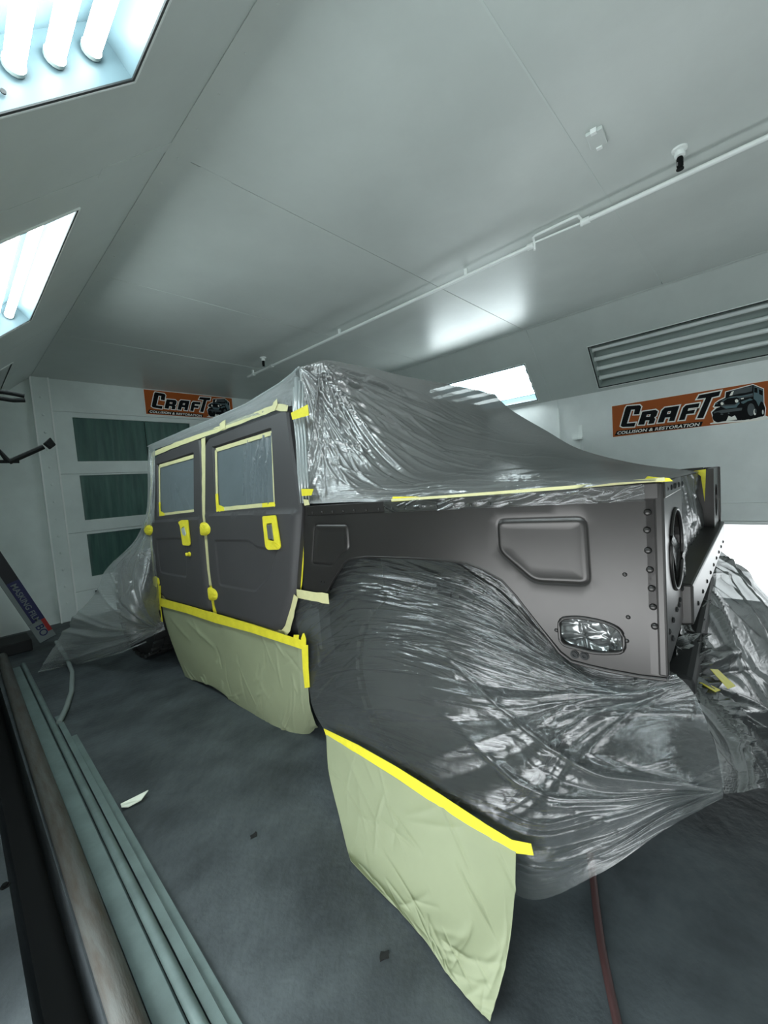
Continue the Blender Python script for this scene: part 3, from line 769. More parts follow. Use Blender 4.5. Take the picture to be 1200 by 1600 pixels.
bx('bed_floor', (0.56, 0.12, 0.86), (2.09, 1.50, 0.90), M['cabdark'], truck)
MB().hexa([(2.085, 0, 0.76), (2.085, 1.5, 0.76), (2.085, 1.5, 1.268), (2.085, 0, 1.302)], [(WID, 0, 0.76), (WID, 1.5, 0.76), (WID, 1.5, 1.268), (WID, 0, 1.302)]).build('bed_side', M['body'], truck)
bx('bed_front', (0.06, 1.47, 1.08), (2.09, 1.50, 1.27), M['cabdark'], truck)
# inner wheel well and chassis
bx('wheel_well', (0.50, 0.26, 0.45), (0.54, 1.44, 1.04), M['under'], truck)
bx('wheel_well', (0.12, 0.26, 1.05), (0.54, 1.44, 1.07), M['under'], truck)
bx('chassis', (0.45, 0.15, 0.50), (1.65, 4.5, 0.70), M['under'], truck)
bx('rear_bumper', (0.12, -0.06, 0.58), (2.0, 0.06, 0.72), M['under'], truck, bevel=0.02)

def wheel(cx, cy, R=0.46, w=0.30):
    t = bpy.data.objects.new('wheel', None); COL.objects.link(t); t.parent = truck; t.location = (cx, cy, R)
    h = w / 2
    MB().lathe([(R * 0.55, -h * 0.9), (R * 0.62, -h), (R * 0.86, -h), (R * 0.965, -h * 0.82), (R * 0.975, 0), (R * 0.965, h * 0.82), (R * 0.86, h), (R * 0.55, h * 0.9)], axis='x', n=48).build('tyre', M['rubber'], t, smooth=50)
    mb = MB()
    for k in range(30):
        for row, (x0, x1, sk) in enumerate(((-h * 1.02, -h * 0.52, 0), (-h * 0.46, -h * 0.04, .5), (0.04 * h, h * 0.46, 0), (h * 0.52, h * 1.02, .5))):
            a0 = (k + sk) * 2 * math.pi / 30; a1 = a0 + 0.62 * 2 * math.pi / 30; sh = 0.05 * (1 if row % 2 else -1)
            q = []
            for r in (R * 0.95, R):
                q.append([(x0, r * math.cos(a0), r * math.sin(a0)), (x1, r * math.cos(a0 + sh), r * math.sin(a0 + sh)), (x1, r * math.cos(a1 + sh), r * math.sin(a1 + sh)), (x0, r * math.cos(a1), r * math.sin(a1))])
            mb.hexa(*q)
    tb = mb.build('tread_blocks', M['rubber'], t); tb['kind'] = 'stuff'
    MB().lathe([(0.0, -h * 0.5), (R * 0.2, -h * 0.55), (R * 0.22, -h * 0.3), (R * 0.5, -h * 0.3), (R * 0.57, -h * 0.85), (R * 0.57, h * 0.9)], axis='x', n=32).build('rim', M['under'], t, smooth=40)
    return t
wheel(0.20, 0.80); wheel(0.07, 3.82)
wheel(1.92, 0.80); wheel(1.95, 3.92)

# cab
upx = lambda z: leanx(z)
bs = MB()
bs.hexa([(0.03, 1.48, 0.52), (0.03, 3.46, 0.52), (0.03, 3.44, BELT), (0.03, 1.48, BELT)], [(0.10, 1.48, 0.52), (0.10, 3.46, 0.52), (0.10, 3.44, BELT), (0.10, 1.48, BELT)])
bs.hexa([(0.03, 1.48, BELT), (0.03, 3.44, BELT), (0.03 + leanx(1.80), 3.44, 1.80), (0.03 + leanx(1.80), 1.58, 1.80)], [(0.10, 1.48, BELT), (0.10, 3.44, BELT), (0.10 + leanx(1.80), 3.44, 1.80), (0.10 + leanx(1.80), 1.58, 1.80)])
bs.build('cab_side', M['cabdark'], truck)
MB().hexa([(2.09, 1.48, 0.52), (2.09, 3.46, 0.52), (2.02, 3.44, 1.80), (2.02, 1.58, 1.80)], [(2.02, 1.48, 0.52), (2.02, 3.46, 0.52), (1.95, 3.44, 1.80), (1.95, 1.58, 1.80)]).build('cab_side', M['cabdark'], truck)
MB().hexa([(0.09, 1.46, 1.80), (2.03, 1.40, 1.80), (2.03, 3.5, 1.76), (0.09, 3.5, 1.76)], [(0.16, 1.52, 1.925), (1.96, 1.46, 1.955), (1.96, 3.45, 1.80), (0.16, 3.45, 1.80)]).build('cab_roof', M['cabdark'], truck, bevel=0.03)
wallb = MB().poly([(0.05, 0.9), (2.07, 0.9), (2.03, 1.82), (0.09, 1.82)], lambda a, b, d: (a, 1.50 + d - 0.02 * a, b), holes=[rounded([(0.45, 1.32), (1.65, 1.32), (1.60, 1.70), (0.50, 1.70)], 0.06)], thick=0.04).build('cab_back', M['cabdark'], truck)
MB().poly(rounded([(0.44, 1.31), (1.66, 1.31), (1.61, 1.71), (0.49, 1.71)], 0.06), lambda a, b, d: (a, 1.53 + d - 0.02 * a, b), thick=0.006).build('rear_window', M['glass'], truck)
MB().hexa([(0.06, 3.42, 1.2), (2.06, 3.42, 1.2), (2.0, 3.42, 1.78), (0.12, 3.42, 1.78)], [(0.06, 3.47, 1.2), (2.06, 3.47, 1.2), (2.0, 3.44, 1.78), (0.12, 3.44, 1.78)]).build('windscreen', M['glass'], truck)
MB().hexa([(0.25, 3.45, 0.6), (1.9, 3.45, 0.6), (1.9, 3.45, 1.12), (0.25, 3.45, 1.12)], [(0.35, 4.55, 0.55), (1.8, 4.55, 0.55), (1.8, 4.5, 0.86), (0.35, 4.5, 0.86)]).build('bonnet', M['under'], truck, bevel=0.04)
bx('rocker', (0.02, 1.50, 0.42), (0.14, 3.42, 0.56), M['under'], truck, bevel=0.01)

# doors ---------------------------------------------------------------
Z3 = lambda px, py: (200 + px / 3.3333, 560 + py / 3.3333)
RD = [(430, 420), (600, 351), (822, 268), (845, 270), (860, 400), (905, 700), (917, 775), (914, 830), (890, 1150), (885, 1210), (866, 1290), (840, 1372), (818, 1405), (790, 1418), (500, 1334), (480, 1328), (466, 1285), (440, 1100), (425, 900), (414, 450)]
FD = [(165, 502), (370, 418), (385, 416), (394, 500), (400, 800), (430, 1150), (449, 1290), (440, 1322), (222, 1263), (188, 1225), (152, 1130), (140, 900), (136, 840), (150, 520)]
RWIN = [(470, 478), (764, 388), (780, 760), (477, 786)]
FWIN = [(174, 562), (356, 509), (356, 795), (178, 815)]
RREC = [(452, 462), (762, 360), (782, 770), (474, 798)]
FREC = [(162, 552), (356, 488), (358, 800), (170, 822)]
RPAN = [(474, 940), (660, 940), (700, 975), (810, 985), (770, 1130), (690, 1212), (500, 1178)]
FPAN = [(168, 934), (285, 930), (330, 940), (330, 1140), (192, 1114)]
z3 = lambda q: dd([Z3(*p) for p in q])
def door(name, ol, win, rec, pan, belt, front):
    ol = rounded(z3(ol), 0.015, 3); win = z3(win); rec = z3(rec); pan = rounded(z3(pan), 0.03); belt = z3(belt)
    inner = [tuple(np.array(p)) for p in ol]
    b0, b1 = belt
    def f(V):
        y, z = V[:, 0], V[:, 1]
        zb = b0[1] + (b1[1] - b0[1]) * (y - b0[0]) / (b1[0] - b0[0])
        x = np.maximum(0, z - BELT) * LEAN - 0.02
        e = dist(V, ol)
        x -= 0.016 * np.clip((zb - z) / 0.02, 0, 1) * np.clip(e / 0.035, 0, 1)            # bulged lower skin below the belt
        dr = np.where(inside(V, rec), 1.0, 0.0) * np.clip(dist(V, rec) / 0.012, 0, 1)
        x += 0.014 * dr
        dp = np.where(inside(V, pan), 1.0, 0.0) * np.clip(dist(V, pan) / 0.012, 0, 1)
        x += 0.007 * dp
        x += 0.010 * np.clip(1 - e / 0.012, 0, 1) ** 2
        return x
    o = sheet(name, ol, f, M['primer'], truck, step=0.025, rings=[(pan, (-0.003, 0, 0.006, 0.012, 0.018, -0.006, -0.012, -0.018)), (rec, (-0.012, -0.006, 0, 0.006, 0.012)), (ol, (-0.012, 0.012, -0.035, 0.035))],
              lines=[belt, ((belt[0][0], belt[0][1] - 0.02), (belt[1][0], belt[1][1] - 0.02))], thick=0.03, smooth=35)
    return o, ol, win, rec
rdoor, ROL, RW, RRC = door('rear_door', RD, RWIN, RREC, RPAN, [(442, 803), (884, 785)], False)
fdoor, FOL, FW, FRC = door('front_door', FD, FWIN, FREC, FPAN, [(138, 842), (385, 822)], True)
wx = lambda y, z: leanx(z) - 0.008
def window_masking(W_, label, seed, pleat):
    t = on_truck(empty('window_masking')); tag(t, label, 'window masking', 'film masks over the door windows')
    (y0, z0), (y1, z1), (y2, z2), (y3, z3_) = W_      # front top, rear top, rear bottom, front bottom
    rows = [[(wx(0, zz) - 0.003, yy, zz) for yy, zz in ((y0 + (y1 - y0) * u + v * ((y3 + (y2 - y3) * u) - (y0 + (y1 - y0) * u)), (z0 + (z1 - z0) * u) * (1 - v) + (z3_ + (z2 - z3_) * u) * v) for u in (0, .33, .66, 1))] for v in (0, .33, .66, 1)]
    spec = [dict(n=26, reg=(0.5, 1.0, 0.2, 0.7), ang=97, spread=5, len=(0.2, 0.5), w=(0.003, 0.006), amp=0.012)] if pleat else [dict(n=6, reg=(0.3, 1, 0.5, 0.9), ang=70, spread=20, len=(0.08, 0.2), w=(0.004, 0.01), amp=0.003)]
    soft('window_film', rows, 110, 70, M['wfilm'], spec, seed, parent=t)
    for a, b in ((0, 1), (1, 2), (2, 3), (3, 0)):
        P, Q = np.array(W_[a]), np.array(W_[b])
        if not pleat and (a, b) == (1, 2): continue
        n = resample([P, Q], 0.08, False)
        ribbon('tape_strip', n, 0.026, M['cream'], t, xoff=-0.013, plane=lambda y, z: leanx(z) - 0.002, ragged=0.1)
    c = np.array(W_[3]); u = np.array(W_[2]) - c; u /= np.linalg.norm(u); v = np.array(W_[0]) - c; v /= np.linalg.norm(v)
    patch('tape_corner', [tuple(c - u * .012 - v * .016), tuple(c + u * .09 - v * .014), tuple(c + u * .085 + v * .012), tuple(c + u * .022 + v * .03), tuple(c + u * .018 + v * .10), tuple(c - u * .014 + v * .10)], M['yellow'], t, xoff=-0.0165)
    if pleat:
        c = np.array(W_[2]); patch('tape_corner', [tuple(c - u * .12 - v * .014), tuple(c + u * .01 - v * .014), tuple(c + u * .01 + v * .014), tuple(c - u * .12 + v * .014)], M['yellow'], t, xoff=-0.0165)
    return t
window_masking(RW, 'grey film with pleats taped over the rear door window', 21, True)
window_masking(FW, 'smooth grey film taped over the front door window', 22, False)

# hinges and handles under yellow tape
def lump(name, pts, label, group, hgt=0.012):
    """tape wrapped over a hinge: raised rounded patch with a rim"""
    P = rounded(dd([Z3(*p) for p in pts]), 0.02, 4); c = np.mean(P, 0); t = on_truck(empty(name)); tag(t, label, 'masking tape', group)
    n = len(P); V = []; F = []
    prof = [(1.0, 0.006), (0.98, -0.004), (0.84, -0.006), (0.70, -hgt), (0.40, -hgt * 1.1), (0.0, -hgt)]
    for s, d in prof:
        for p in P:
            q = c + (np.array(p) - c) * s; V.append((leanx(q[1]) - 0.034 + d + rnd.uniform(-0.0022, 0.0022) * (s > 0.1), *q))
    for i in range(len(prof) - 1):
        for k in range(n): F.append((i * n + k, i * n + (k + 1) % n, (i + 1) * n + (k + 1) % n, (i + 1) * n + k))
    mb = MB(); mb.add(V, F); mb.build('tape_cover', M['yellow'], t, smooth=60)
    return t
H1 = 'yellow taped door hinges'
lump('hinge_masking', [(402, 862), (412, 850), (440, 852), (460, 880), (455, 908), (435, 920), (404, 916)], 'round yellow tape over the upper hinge of the rear door', H1)
lump('hinge_masking', [(440, 1190), (455, 1182), (485, 1198), (497, 1222), (492, 1248), (470, 1256), (448, 1252)], 'round yellow tape over the lower hinge of the rear door', H1)
lump('hinge_masking', [(106, 886), (120, 866), (145, 864), (156, 880), (154, 905), (135, 920), (118, 914)], 'round yellow tape over the upper hinge of the front door', H1)
lump('hinge_masking', [(152, 1132), (170, 1128), (188, 1142), (192, 1168), (180, 1186), (160, 1184)], 'round yellow tape over the lower hinge of the front door', H1)
def handle(pts, hole, label, m):
    P = dd([Z3(*p) for p in pts]); Hh = dd([Z3(*p) for p in hole]); t = on_truck(empty('handle_masking')); tag(t, label, 'masking tape', 'taped door handles')
    fr = MB().poly(rounded(P, 0.012, 4), lambda a, b, d: (leanx(b) - 0.04 - d, a, b), holes=[Hh], thick=0.006).build('tape_frame', M['yellow'], t)
    c = np.mean(Hh, 0)
    MB().hexa([(-0.036, *p) for p in Hh], [(-0.050, *(c + (np.array(p) - c) * 0.8)) for p in Hh]).build('handle_paddle', m, t)
    fl = [P[2], P[3], tuple(np.array(P[3]) * .3 + np.array(Hh[3]) * .7), tuple(np.array(P[2]) * .3 + np.array(Hh[2]) * .7)]
    MB().hexa([(-0.046, *fl[0]), (-0.046, *fl[1]), (-0.054, *fl[2]), (-0.054, *fl[3])], [(-0.044, *fl[0]), (-0.044, *fl[1]), (-0.052, *fl[2]), (-0.052, *fl[3])]).build('tape_flap', M['yellow'], t)
    return t
handle([(736, 818), (806, 812), (832, 975), (822, 988), (765, 990), (752, 975)], [(758, 855), (786, 852), (798, 945), (768, 940)], 'yellow tape framing the dark handle of the rear door', M['foil'])
handle([(294, 850), (312, 838), (345, 838), (358, 960), (352, 970), (318, 968), (304, 868)], [(310, 880), (326, 870), (346, 935), (320, 915)], 'yellow tape around the grey handle of the front door', M['greyreflector'])
kb = on_truck(empty('lock_masking')); tag(kb, 'small yellow tape knob over the door lock below the front handle', 'masking tape')
yk, zk = door_pt(*Z3(349, 1014))
MB().lathe([(0.016, 0.0), (0.017, -0.004), (0.010, -0.008), (0.012, -0.022), (0.006, -0.028), (0, -0.029)], axis='x', n=14).build('tape_knob', M['yellow'], kb, smooth=50).location = (-0.036, yk, zk)
bx('tape_tail', (-0.058, yk - 0.004, zk - 0.012), (-0.040, yk + 0.024, zk + 0.010), M['yellow'], kb, bevel=0.003)

# tape around the door apertures
gp = on_truck(empty('aperture_tape')); tag(gp, 'cream and yellow tape lining the gaps around both side doors', 'masking tape')
R3 = lambda q: dd([Z3(*p) for p in q])
tape_x = lambda y, z: leanx(z) - 0.010
def tp(nm, q, w, m, xo=-0.004, rg=0.12): ribbon(nm, resample(R3(q), 0.06, False), w, M[m], gp, xoff=xo, plane=tape_x, ragged=rg)
tp('gap_tape', [(403, 415), (407, 600), (408, 800), (414, 900)], 0.055, 'cream')
tp('gap_tape', [(416, 900), (430, 1060), (443, 1180)], 0.05, 'cream')
tp('gap_tape', [(445, 1180), (456, 1270), (466, 1335)], 0.05, 'yellow')
tp('top_tape', [(140, 502), (260, 452), (400, 402), (520, 358), (660, 305), (790, 255), (850, 262)], 0.035, 'cream', -0.012)
tp('gap_tape', [(143, 505), (128, 700), (122, 880), (132, 980), (148, 1140), (175, 1230)], 0.03, 'cream')
tp('bottom_tape', [(180, 1235), (260, 1278), (360, 1306), (460, 1334), (600, 1374), (730, 1408), (830, 1432)], 0.035, 'cream', -0.006)
tp('gap_tape', [(905, 790), (912, 860), (903, 1000), (892, 1160), (884, 1230)], 0.012, 'yellow', 0.026)
tp('gap_tape', [(884, 1230), (862, 1330), (845, 1400), (815, 1440)], 0.045, 'cream', -0.006)
tp('gap_tape', [(886, 1222), (960, 1236), (1052, 1250)], 0.05, 'cream', 0.002)
tp('tape_tab', [(500, 360), (512, 350), (528, 344)], 0.05, 'cream', -0.016)
tp('tape_tab', [(778, 262), (790, 240), (786, 225)], 0.04, 'cream', -0.016)

# ------------------------------------------------------------------ clear film sheets
def S3(px, py, x): return side(px, py, x)
G2 = [
    [(463, 926, .03), (540, 862, .05), (650, 858, .05), (770, 880, .05), (862, 985, .05), (935, 1033, .045), (1050, 1050, .03)],
    [(463, 965, .02), (545, 915, .05), (650, 915, .05), (765, 938, .05), (862, 1012, .045), (940, 1058, .04), (1056, 1056, .03)],
    [(470, 1008, .00), (555, 975, .02), (655, 970, .02), (770, 995, .02), (868, 1040, .02), (955, 1075, .02), (1062, 1060, .02)],
    [(479, 1060, -.03), (560, 1035, -.03), (665, 1035, -.04), (785, 1065, -.04), (880, 1080, -.03), (975, 1095, -.01), (1075, 1072, .0)],
    [(488, 1108, -.07), (575, 1105, -.09), (685, 1130, -.11), (805, 1155, -.12), (905, 1140, -.10), (1005, 1125, -.06), (1095, 1105, -.02)],
    [(505, 1140, -.11), (592, 1188, -.15), (702, 1245, -.19), (822, 1275, -.21), (925, 1235, -.18), (1030, 1190, -.13), (1118, 1165, -.06)],
    [(508, 1150, -.115), (600, 1205, -.165), (712, 1275, -.21), (818, 1345, -.25), (938, 1310, -.24), (1045, 1250, -.18), (1131, 1215, -.10)],
    [(511, 1158, -.117), (601, 1214, -.168), (713, 1290, -.22), (812, 1402, -.27), (930, 1368, -.27), (1052, 1288, -.21), (1134, 1250, -.12)]]
quarter = soft('masking_film', [[S3(*p) for p in r] for r in G2], 330, 340, M['film'], [
    dict(n=150, reg=(0.2, 1.0, 0.08, 0.45), ang=5, spread=4, len=(0.2, 0.8), w=(0.0016, 0.0032), amp=0.005, pos=.5),
    dict(n=95, reg=(0.25, 1.0, 0.10, 0.42), ang=6, spread=5, len=(0.25, 0.9), w=(0.002, 0.006), amp=0.008, pos=.5),
    dict(n=26, reg=(0.05, 0.75, 0.02, 0.22), ang=12, spread=6, len=(0.3, 0.7), w=(0.003, 0.007), amp=0.009),
    dict(n=44, c=(1.0, 0.40), ang=(158, 190), len=(0.5, 1.4), w=(0.004, 0.022), amp=0.013),
    dict(n=34, c=(1.0, 0.93), ang=(180, 212), len=(0.4, 1.2), w=(0.003, 0.018), amp=0.012),
    dict(n=12, reg=(0.2, 1.0, 0.5, 1.0), ang=8, spread=8, len=(0.4, 1.1), w=(0.006, 0.024), amp=0.013),
    dict(n=46, reg=(0.35, 1.0, 0.45, 0.95), ang=20, spread=16, len=(0.06, 0.26), w=(0.003, 0.008), amp=0.004),
    dict(n=26, reg=(0.0, 0.2, 0.15, 0.6), ang=-18, spread=14, len=(0.1, 0.4), w=(0.003, 0.008), amp=0.007)],
    seed=3, wave=0.006)
on_truck(quarter); tag(quarter, 'large clear film sheet hanging pleated from the rear wheel arch to the floor', 'plastic sheet', 'clear masking film sheets on the truck')

# film over the cab roof, door tops and rear bed
roof = on_truck(empty('masking_film')); tag(roof, 'clear film sheet over the cab roof and open bed, taped along the bed rail', 'plastic sheet', 'clear masking film sheets on the truck')
GB = [
    [(467, 574, .07), (520, 564, .25), (590, 578, .6), (660, 593, 1.0), (720, 605, 1.45), (772, 616, 1.95)],
    [(472, 632, .05), (540, 625, .24), (622, 632, .6), (692, 641, 1.0), (752, 645, 1.5), (801, 641, 2.0)],
    [(477, 695, .03), (560, 690, .21), (642, 690, .55), (718, 690, 1.0), (790, 686, 1.5), (852, 673, 2.03)],
    [(480, 742, .015), (572, 736, .14), (675, 735, .42), (765, 728, .88), (845, 716, 1.45), (905, 702, 2.05)],
    [(481, 770, .005), (595, 766, .05), (725, 755, .22), (845, 745, .55), (925, 734, 1.2), (992, 724, 2.06)],
    [(482, 787, -.010), (610, 782, -.010), (745, 773, -.010), (885, 761, -.008), (1028, 750, .0), (1097, 738, 2.05)]]
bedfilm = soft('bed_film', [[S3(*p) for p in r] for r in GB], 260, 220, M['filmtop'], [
    dict(n=90, c=(0.0, 0.0), ang=(8, 82), len=(0.3, 1.5), w=(0.003, 0.012), amp=0.016),
    dict(n=70, c=(0.12, 0.0), ang=(10, 110), len=(0.3, 1.6), w=(0.003, 0.014), amp=0.016),
    dict(n=36, reg=(0.1, 0.9, 0.1, 0.6), ang=35, spread=14, len=(0.2, 0.8), w=(0.004, 0.012), amp=0.010),
    dict(n=30, reg=(0.2, 0.9, 0.66, 0.98), ang=8, spread=6, len=(0.3, 0.9), w=(0.004, 0.012), amp=0.012),
    dict(n=24, reg=(0.0, 0.06, 0.0, 0.9), ang=88, spread=3, len=(0.2, 0.5), w=(0.003, 0.008), amp=0.008),
    dict(n=40, reg=(0.2, 1, 0.1, 0.9), ang=20, spread=50, len=(0.05, 0.2), w=(0.003, 0.008), amp=0.004)],
    seed=8, out=(-0.5, -0.6, 0.6), wave=0.006, parent=roof)
GR = [
    [(240, 703, .045), (300, 682, .05), (325, 674, .05), (382, 655, .05), (432, 640, .055), (458, 634, .06), (474, 632, .06)],
    [(236, 700, .06), (300, 674, .06), (325, 664, .06), (382, 645, .07), (434, 620, .075), (460, 606, .07), (472, 600, .055)],
    [(233, 696, .10), (300, 668, .12), (330, 656, .12), (385, 632, .14), (437, 600, .14), (458, 583, .10), (467, 574, .07)]]
rr = [[S3(*p) for p in r] for r in GR]
rr += [[Vector((x, p.y - 0.02 * i, p.z + 0.012 * i)) for p in rr[2]] for i, x in ((1, 0.4), (2, 1.1), (2, 2.02))]
soft('roof_film', rr, 260, 110, M['filmfront'], [
    dict(n=60, reg=(0.35, 1.0, 0.0, 0.08), ang=84, spread=8, len=(0.05, 0.16), w=(0.003, 0.006), amp=0.006),
    dict(n=20, reg=(0, 1, 0.06, 0.3), ang=3, spread=5, len=(0.3, 0.9), w=(0.004, 0.012), amp=0.008)], seed=4, out=(-0.7, 0, 0.7), wave=0.003, parent=roof)
MB().tube(rr[2], [0.004, 0.006, 0.007, 0.008, 0.007, 0.006, 0.006], 7).build('film_strand', M['strand'], roof, smooth=180)
# bunched strands of film down the rear pillar
for k, (a, b, w) in enumerate(((463, 474, .013), (468, 479, .009), (473, 483, .007), (459, 470, .006))):
    p0 = side(a, 590 + 5 * k, .045); p1 = side(a + (b - a) * .4, 690, .02); p2 = side(b, 786, -0.015)
    pth = [p0, (p0 + p1) / 2 + Vector((-0.004, 0.006, 0)), p1, (p1 + p2) / 2 + Vector((-0.006, -0.004, 0)), p2]
    MB().tube(pth, [w * .7, w, w * .8, w, w * .5], 7).build('film_strand', M['strand'], roof, smooth=180)
# film hanging inside the tail opening
GT = [[(1045, 748, .30), (1060, 746, .75), (1078, 742, 1.3), (1099, 738, 1.80)],
      [(1048, 800, .30), (1062, 790, .75), (1078, 785, 1.25), (1092, 772, 1.72)],
      [(1052, 850, .30), (1064, 835, .75), (1080, 825, 1.25), (1100, 800, 1.78)],
      [(1058, 910, .35), (1068, 890, .75), (1082, 866, 1.25), (1102, 838, 1.78)]]
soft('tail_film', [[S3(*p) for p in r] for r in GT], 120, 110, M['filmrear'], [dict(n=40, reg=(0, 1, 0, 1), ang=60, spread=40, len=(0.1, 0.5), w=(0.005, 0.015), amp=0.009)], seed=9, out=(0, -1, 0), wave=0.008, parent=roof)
def ypatch(name, pts, parent, m='yellow', x=-0.012, plane=None):
    return patch(name, [(p.y, p.z) for p in (side(*q, x) for q in pts)], M[m], parent, xoff=x, plane=plane or (lambda y, z: 0.0))
rail_t = [(615, 781), (700, 775.5), (800, 768), (900, 760.5), (1000, 751.5), (1040, 748.5)]
ribbon('rail_tape', [(p.y, p.z) for p in (side(*q) for q in rail_t)], 0.010, M['cream'], roof, xoff=-0.014, plane=lambda y, z: 0.0)
soft('rail_film', [[(-0.0145, y, railz(y) - 0.004 - 0.046 * v) for y in (0.95, 0.7, 0.45, 0.2, 0.03)] for v in (0, .5, 1)], 240, 24, M['filmrail'], [
    dict(n=34, reg=(0, 1, 0.1, 0.9), ang=-12, spread=14, len=(0.05, 0.16), w=(0.003, 0.008), amp=0.007)], seed=31, parent=roof, wave=0.002)
ypatch('rail_tape', [(612, 784), (614, 776), (650, 776), (664, 777), (640, 782)], roof)
ypatch('rail_tape', [(1003, 753), (1012, 744), (1028, 746), (1046, 747), (1052, 752), (1030, 753)], roof)
ypatch('pillar_tape', [(455, 645), (457, 656), (483, 649), (481, 632)], roof, x=-0.012)
ypatch('pillar_tape', [(471, 764), (472, 775), (487, 774), (490, 764)], roof, x=-0.02)
ypatch('pillar_tape', [(474, 780), (476, 790), (484, 789), (482, 781)], roof, x=-0.03, m='cream')
p0, p1 = side(1087, 740, 1.80), side(1108, 736, 2.0)
MB().poly([tuple(S3(*q, 1.68).yz) for q in ((1084, 736), (1103, 733), (1101, 784), (1095, 744))], lambda a, b, d: (1.68 + d, a, b), thick=0.003).build('rail_tape', M['yellow'], roof)

# film over the bonnet and front wing, spreading out to the floor
fl = flr(60, 1050, 0.01)
GF = [
    [(233, 697, .06), (235, 698, .05), (238, 700, .045), (241, 702, .04)],
    [(228, 800, -.02), (234, 800, -.02), (239, 800, -.02), (243, 800, -.022)],
    [(214, 836, -.05), (223, 838, -.04), (233, 838, -.025), (241, 838, -.022)],
    [(166, 888, -.26), (196, 882, -.20), (228, 878, -.12), (246, 880, -.03)],
    [(147, 930, -.36), (185, 930, -.29), (222, 930, -.20), (250, 935, -.03)],
    [(98, 985, -.52), (155, 980, -.39), (210, 970, -.25), (254, 968, -.03)],
    [(60, 1050, None), (118, 1037, -.46), (190, 1018, -.30), (258, 984, -.03)]]
front = soft('masking_film', [[(S3(*p) if p[2] is not None else fl) for p in r] for r in GF], 170, 220, M['filmfront'], [
    dict(n=36, c=(1.0, 0.93), ang=(150, 250), len=(0.3, 1.2), w=(0.006, 0.02), amp=0.018),
    dict(n=24, reg=(0.1, 1, 0.05, 0.6), ang=95, spread=10, len=(0.3, 0.8), w=(0.004, 0.012), amp=0.012)], seed=5, out=(-1, 0.3, 0.3), wave=0.012)
on_truck(front); tag(front, 'clear film sheet spreading from the front door edge over the front wheel', 'plastic sheet', 'clear masking film sheets on the truck')
hem = [side(*p) for p in ((118, 1038, -.46), (155, 1029, -.38), (190, 1019, -.30), (228, 1003, -.16))]
MB().tube([fl] + hem, 0.006, 6).build('rolled_hem', M['filmfront'], front, smooth=180)

# film gathered below the rear sill
G3 = [
    [(1052, 1000, .30), (1074, 945, .80), (1098, 897, 1.5), (1124, 862, 2.12)],
    [(1058, 1030, .26), (1090, 985, .70), (1122, 930, 1.4), (1158, 886, 2.1)],
    [(1066, 1052, .20), (1108, 1040, .55), (1158, 1000, 1.2), (1225, 960, 1.9)],
    [(1085, 1090, .12), (1130, 1095, .42), (1195, 1075, 1.0), (1275, 1050, 1.6)],
    [(1110, 1145, .05), (1150, 1160, .30), (1215, 1150, .8), (1290, 1140, 1.3)],
    [(1128, 1205, -.04), (1164, 1215, .2), (1224, 1205, .6), (1300, 1200, 1.05)],
    [(1135, 1240, -.09), (1168, 1236, .12), (1224, 1228, .5), (1300, 1224, .95)]]
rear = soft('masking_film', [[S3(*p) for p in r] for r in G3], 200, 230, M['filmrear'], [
    dict(n=60, c=(0.05, 0.3), ang=(-60, 80), len=(0.3, 1.2), w=(0.005, 0.02), amp=0.03),
    dict(n=50, reg=(0, 1, 0.0, 0.7), ang=60, spread=22, len=(0.2, 0.7), w=(0.006, 0.02), amp=0.03),
    dict(n=60, reg=(0, 1, 0.2, 1), ang=60, spread=45, len=(0.05, 0.25), w=(0.003, 0.009), amp=0.008)], seed=6, out=(-0.4, -1, 0), wave=0.016)
on_truck(rear); tag(rear, 'clear film bunched below the tail opening and hanging over the rear bumper', 'plastic sheet', 'clear masking film sheets on the truck')
def quad3(name, pts, m, parent, th=0.0015):
    P = [np.array(S3(*p)) for p in pts]; n = np.cross(P[1] - P[0], P[2] - P[0]); n = n / np.linalg.norm(n) * th
    return MB().hexa([tuple(p) for p in P], [tuple(p + n) for p in P]).build(name, M[m], parent)
quad3('tape_tab', [(1110, 1045, .40), (1122, 1046, .48), (1150, 1072, .45), (1138, 1076, .36)], 'yellow', rear)
quad3('tape_tab', [(1093, 1066, .24), (1106, 1068, .30), (1126, 1078, .30), (1118, 1081, .22)], 'yellow', rear)

# ------------------------------------------------------------------ masking paper
GP1 = [
    [(252, 942, -.024), (300, 956, -.024), (345, 968, -.024), (390, 981, -.024), (435, 995, -.024), (474, 1007, -.024)],
    [(262, 985, -.03), (305, 1000, -.032), (350, 1015, -.03), (395, 1030, -.032), (438, 1043, -.03), (480, 1060, -.03)],
    [(276, 1026, -.035), (315, 1040, -.04), (357, 1062, -.035), (400, 1085, -.04), (445, 1103, -.035), (484, 1098, -.03)],
    [(288, 1053, -.03), (328, 1070, -.04), (368, 1096, -.03), (406, 1123, -.03), (446, 1150, -.02), (493, 1128, .02)],
    [(291, 1057, -.025), (331, 1073, -.03), (372, 1100, -.02), (410, 1127, -.01), (458, 1157, .0), (497, 1135, .06)]]
skirt = soft('masking_paper', [[S3(*p) for p in r] for r in GP1], 200, 110, M['paper'], [
    dict(n=34, reg=(0, 1, 0, 1), ang=70, spread=45, len=(0.08, 0.4), w=(0.004, 0.016), amp=0.009),
    dict(n=22, reg=(0.6, 1, 0.1, 0.7), ang=120, spread=30, len=(0.05, 0.25), w=(0.005, 0.012), amp=0.007)], seed=12, wave=0.005, thick=0.0008)
on_truck(skirt); tag(skirt, 'pale green masking paper skirt hanging below the two side doors', 'masking paper')
